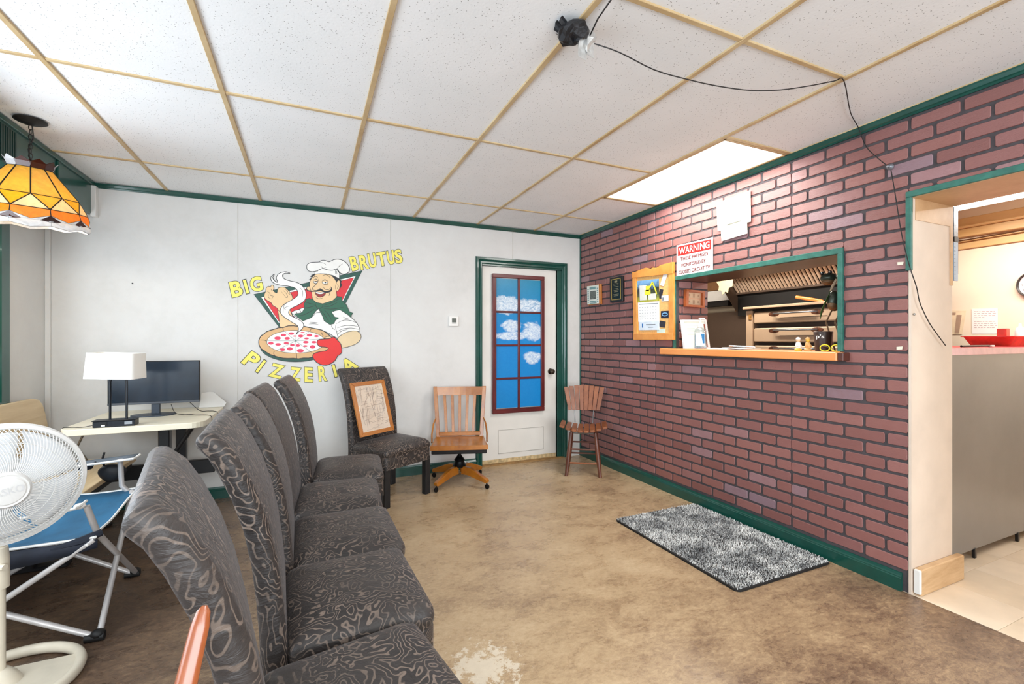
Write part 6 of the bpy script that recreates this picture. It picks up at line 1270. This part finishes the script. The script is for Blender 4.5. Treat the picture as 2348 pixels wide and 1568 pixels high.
# ---- extractor hood
hd_ = empty('extractor_hood', (4.4, 3.0, 1.9), 0, 'sooty extractor hood with a slanted row of steel baffle filters over the oven', 'hood')
HY = 3.80; ho = Vector((4.4, 3.0, 1.9))
def hp(x, y, z): return Vector((x, y, z))-ho
mb = MB(); prof = [(4.30, 1.845), (4.56, 1.545), (4.58, 1.545), (4.58, 2.32), (4.28, 2.32), (4.28, 1.88)]
for y in (HY,): 
    n = len(prof); vs = [hp(x, y, z) for x, z in prof]+[hp(x, y+0.012, z) for x, z in prof]; tri = tessellate_polygon([[Vector((x, z, 0)) for x, z in prof]])
    mb._add(vs, list(tri)+[tuple(i+n for i in t) for t in tri]+[(i, (i+1) % n, (i+1) % n+n, i+n) for i in range(n)])
mb.build('side_panel', m_ssd, hd_)
MB().box(hp(4.565, 2.25, 1.50), hp(4.58, HY, 2.32)).build('back_panel', m_soot_shadow, hd_)
MB().box(hp(4.28, 2.25, 1.965), hp(4.30, HY, 2.32)).build('front_panel', m_tanply, hd_)
ft, fb = (4.415, 1.925), (4.552, 1.765); nfil = 30; fl = 0.0415
for k in range(nfil):
    ya = HY-0.012-k*fl; 
    if ya < 2.45: break
    vs = []; h = 0.012
    for (x, z) in (ft, fb):
        for (dy, off) in ((0, 0), (-fl*0.12, h), (-fl*0.56, h), (-fl*0.68, 0)): vs.append(hp(x-off*0.75, ya+dy, z-off*0.65))
    MB()._add(vs, [(0, 1, 5, 4), (1, 2, 6, 5), (2, 3, 7, 6), (0, 4, 7, 3), (0, 3, 2, 1), (4, 5, 6, 7)]).build('baffle', M('warm_baffle_steel', (226, 200, 176), 0.4, 0.2, var=0.12, scale=14), hd_)
MB()._add([hp(ft[0]+0.006, 2.25, ft[1]+0.006), hp(fb[0]+0.006, 2.25, fb[1]+0.006), hp(fb[0]+0.006, HY, fb[1]+0.006), hp(ft[0]+0.006, HY, ft[1]+0.006)], [(0, 1, 2, 3)]).build('filter_backing', m_soot_shadow, hd_)
MB().cham(hp(fb[0]-0.018, 2.25, fb[1]-0.020), hp(fb[0]+0.006, HY, fb[1]+0.004), 0.003).build('grease_rail', m_ssd, hd_)
# torn paper hanging at the hood's corner
rg = at_x(1663, 655, 4.29); mb = MB(); rr = random.Random(2)
pts = [(-0.11, 0.06), (0.12, 0.09), (0.11, -0.02), (0.06, -0.035), (0.05, -0.085), (0.015, -0.07), (-0.02, -0.10), (-0.04, -0.05), (-0.08, -0.045), (-0.07, 0.0)]
mb.prism(pts, 0.004, T(4.272, rg.y, rg.z) @ Matrix(((0, 0, 1, 0), (-1, 0, 0, 0), (0, 1, 0, 0), (0, 0, 0, 1))))
tag(mb.build('torn_paper', M('yellowed_paper', (232, 216, 176), 0.8)), 'torn yellowed paper hanging from the left corner of the extractor hood', 'paper')
# walls and cabinet left of the oven
kw = empty('wall_kitchen_cladding'); kw['kind'] = 'structure'
MB().box((4.60, 3.0, 0.0), (4.62, 4.79, 1.56)).build('steel_sheet', m_ssd, kw)
z0_, z1_ = at_x(1640, 690, 4.50).z, at_x(1640, 667, 4.50).z
fz = empty('white_appliance', (4.5, 4.3, z0_), 0, 'white appliance top over a painted shadow strip left of the hood, seen through the serving opening', 'appliance')
MB().box((0.0, -0.43, 0.0), (0.09, 0.45, z1_-z0_)).build('white_front', m_white, fz)
MB().box((0.02, -0.40, -0.065), (0.095, 0.45, -0.001)).build('hood_shadow_strip', m_soot_shadow, fz)  # dark strip standing in for the hood's shadow below the white front
MB().box((4.60, 3.85, z1_+0.02), (4.62, 4.79, 2.33)).build('tan_sheet', M('tan_kitchen_panel', (150, 108, 70), 0.7, var=0.1), kw)
MB().box((4.58, 3.0, 1.56), (4.60, 3.85, 2.33)).build('upper_sheet', M('tan_kitchen_panel'), kw)
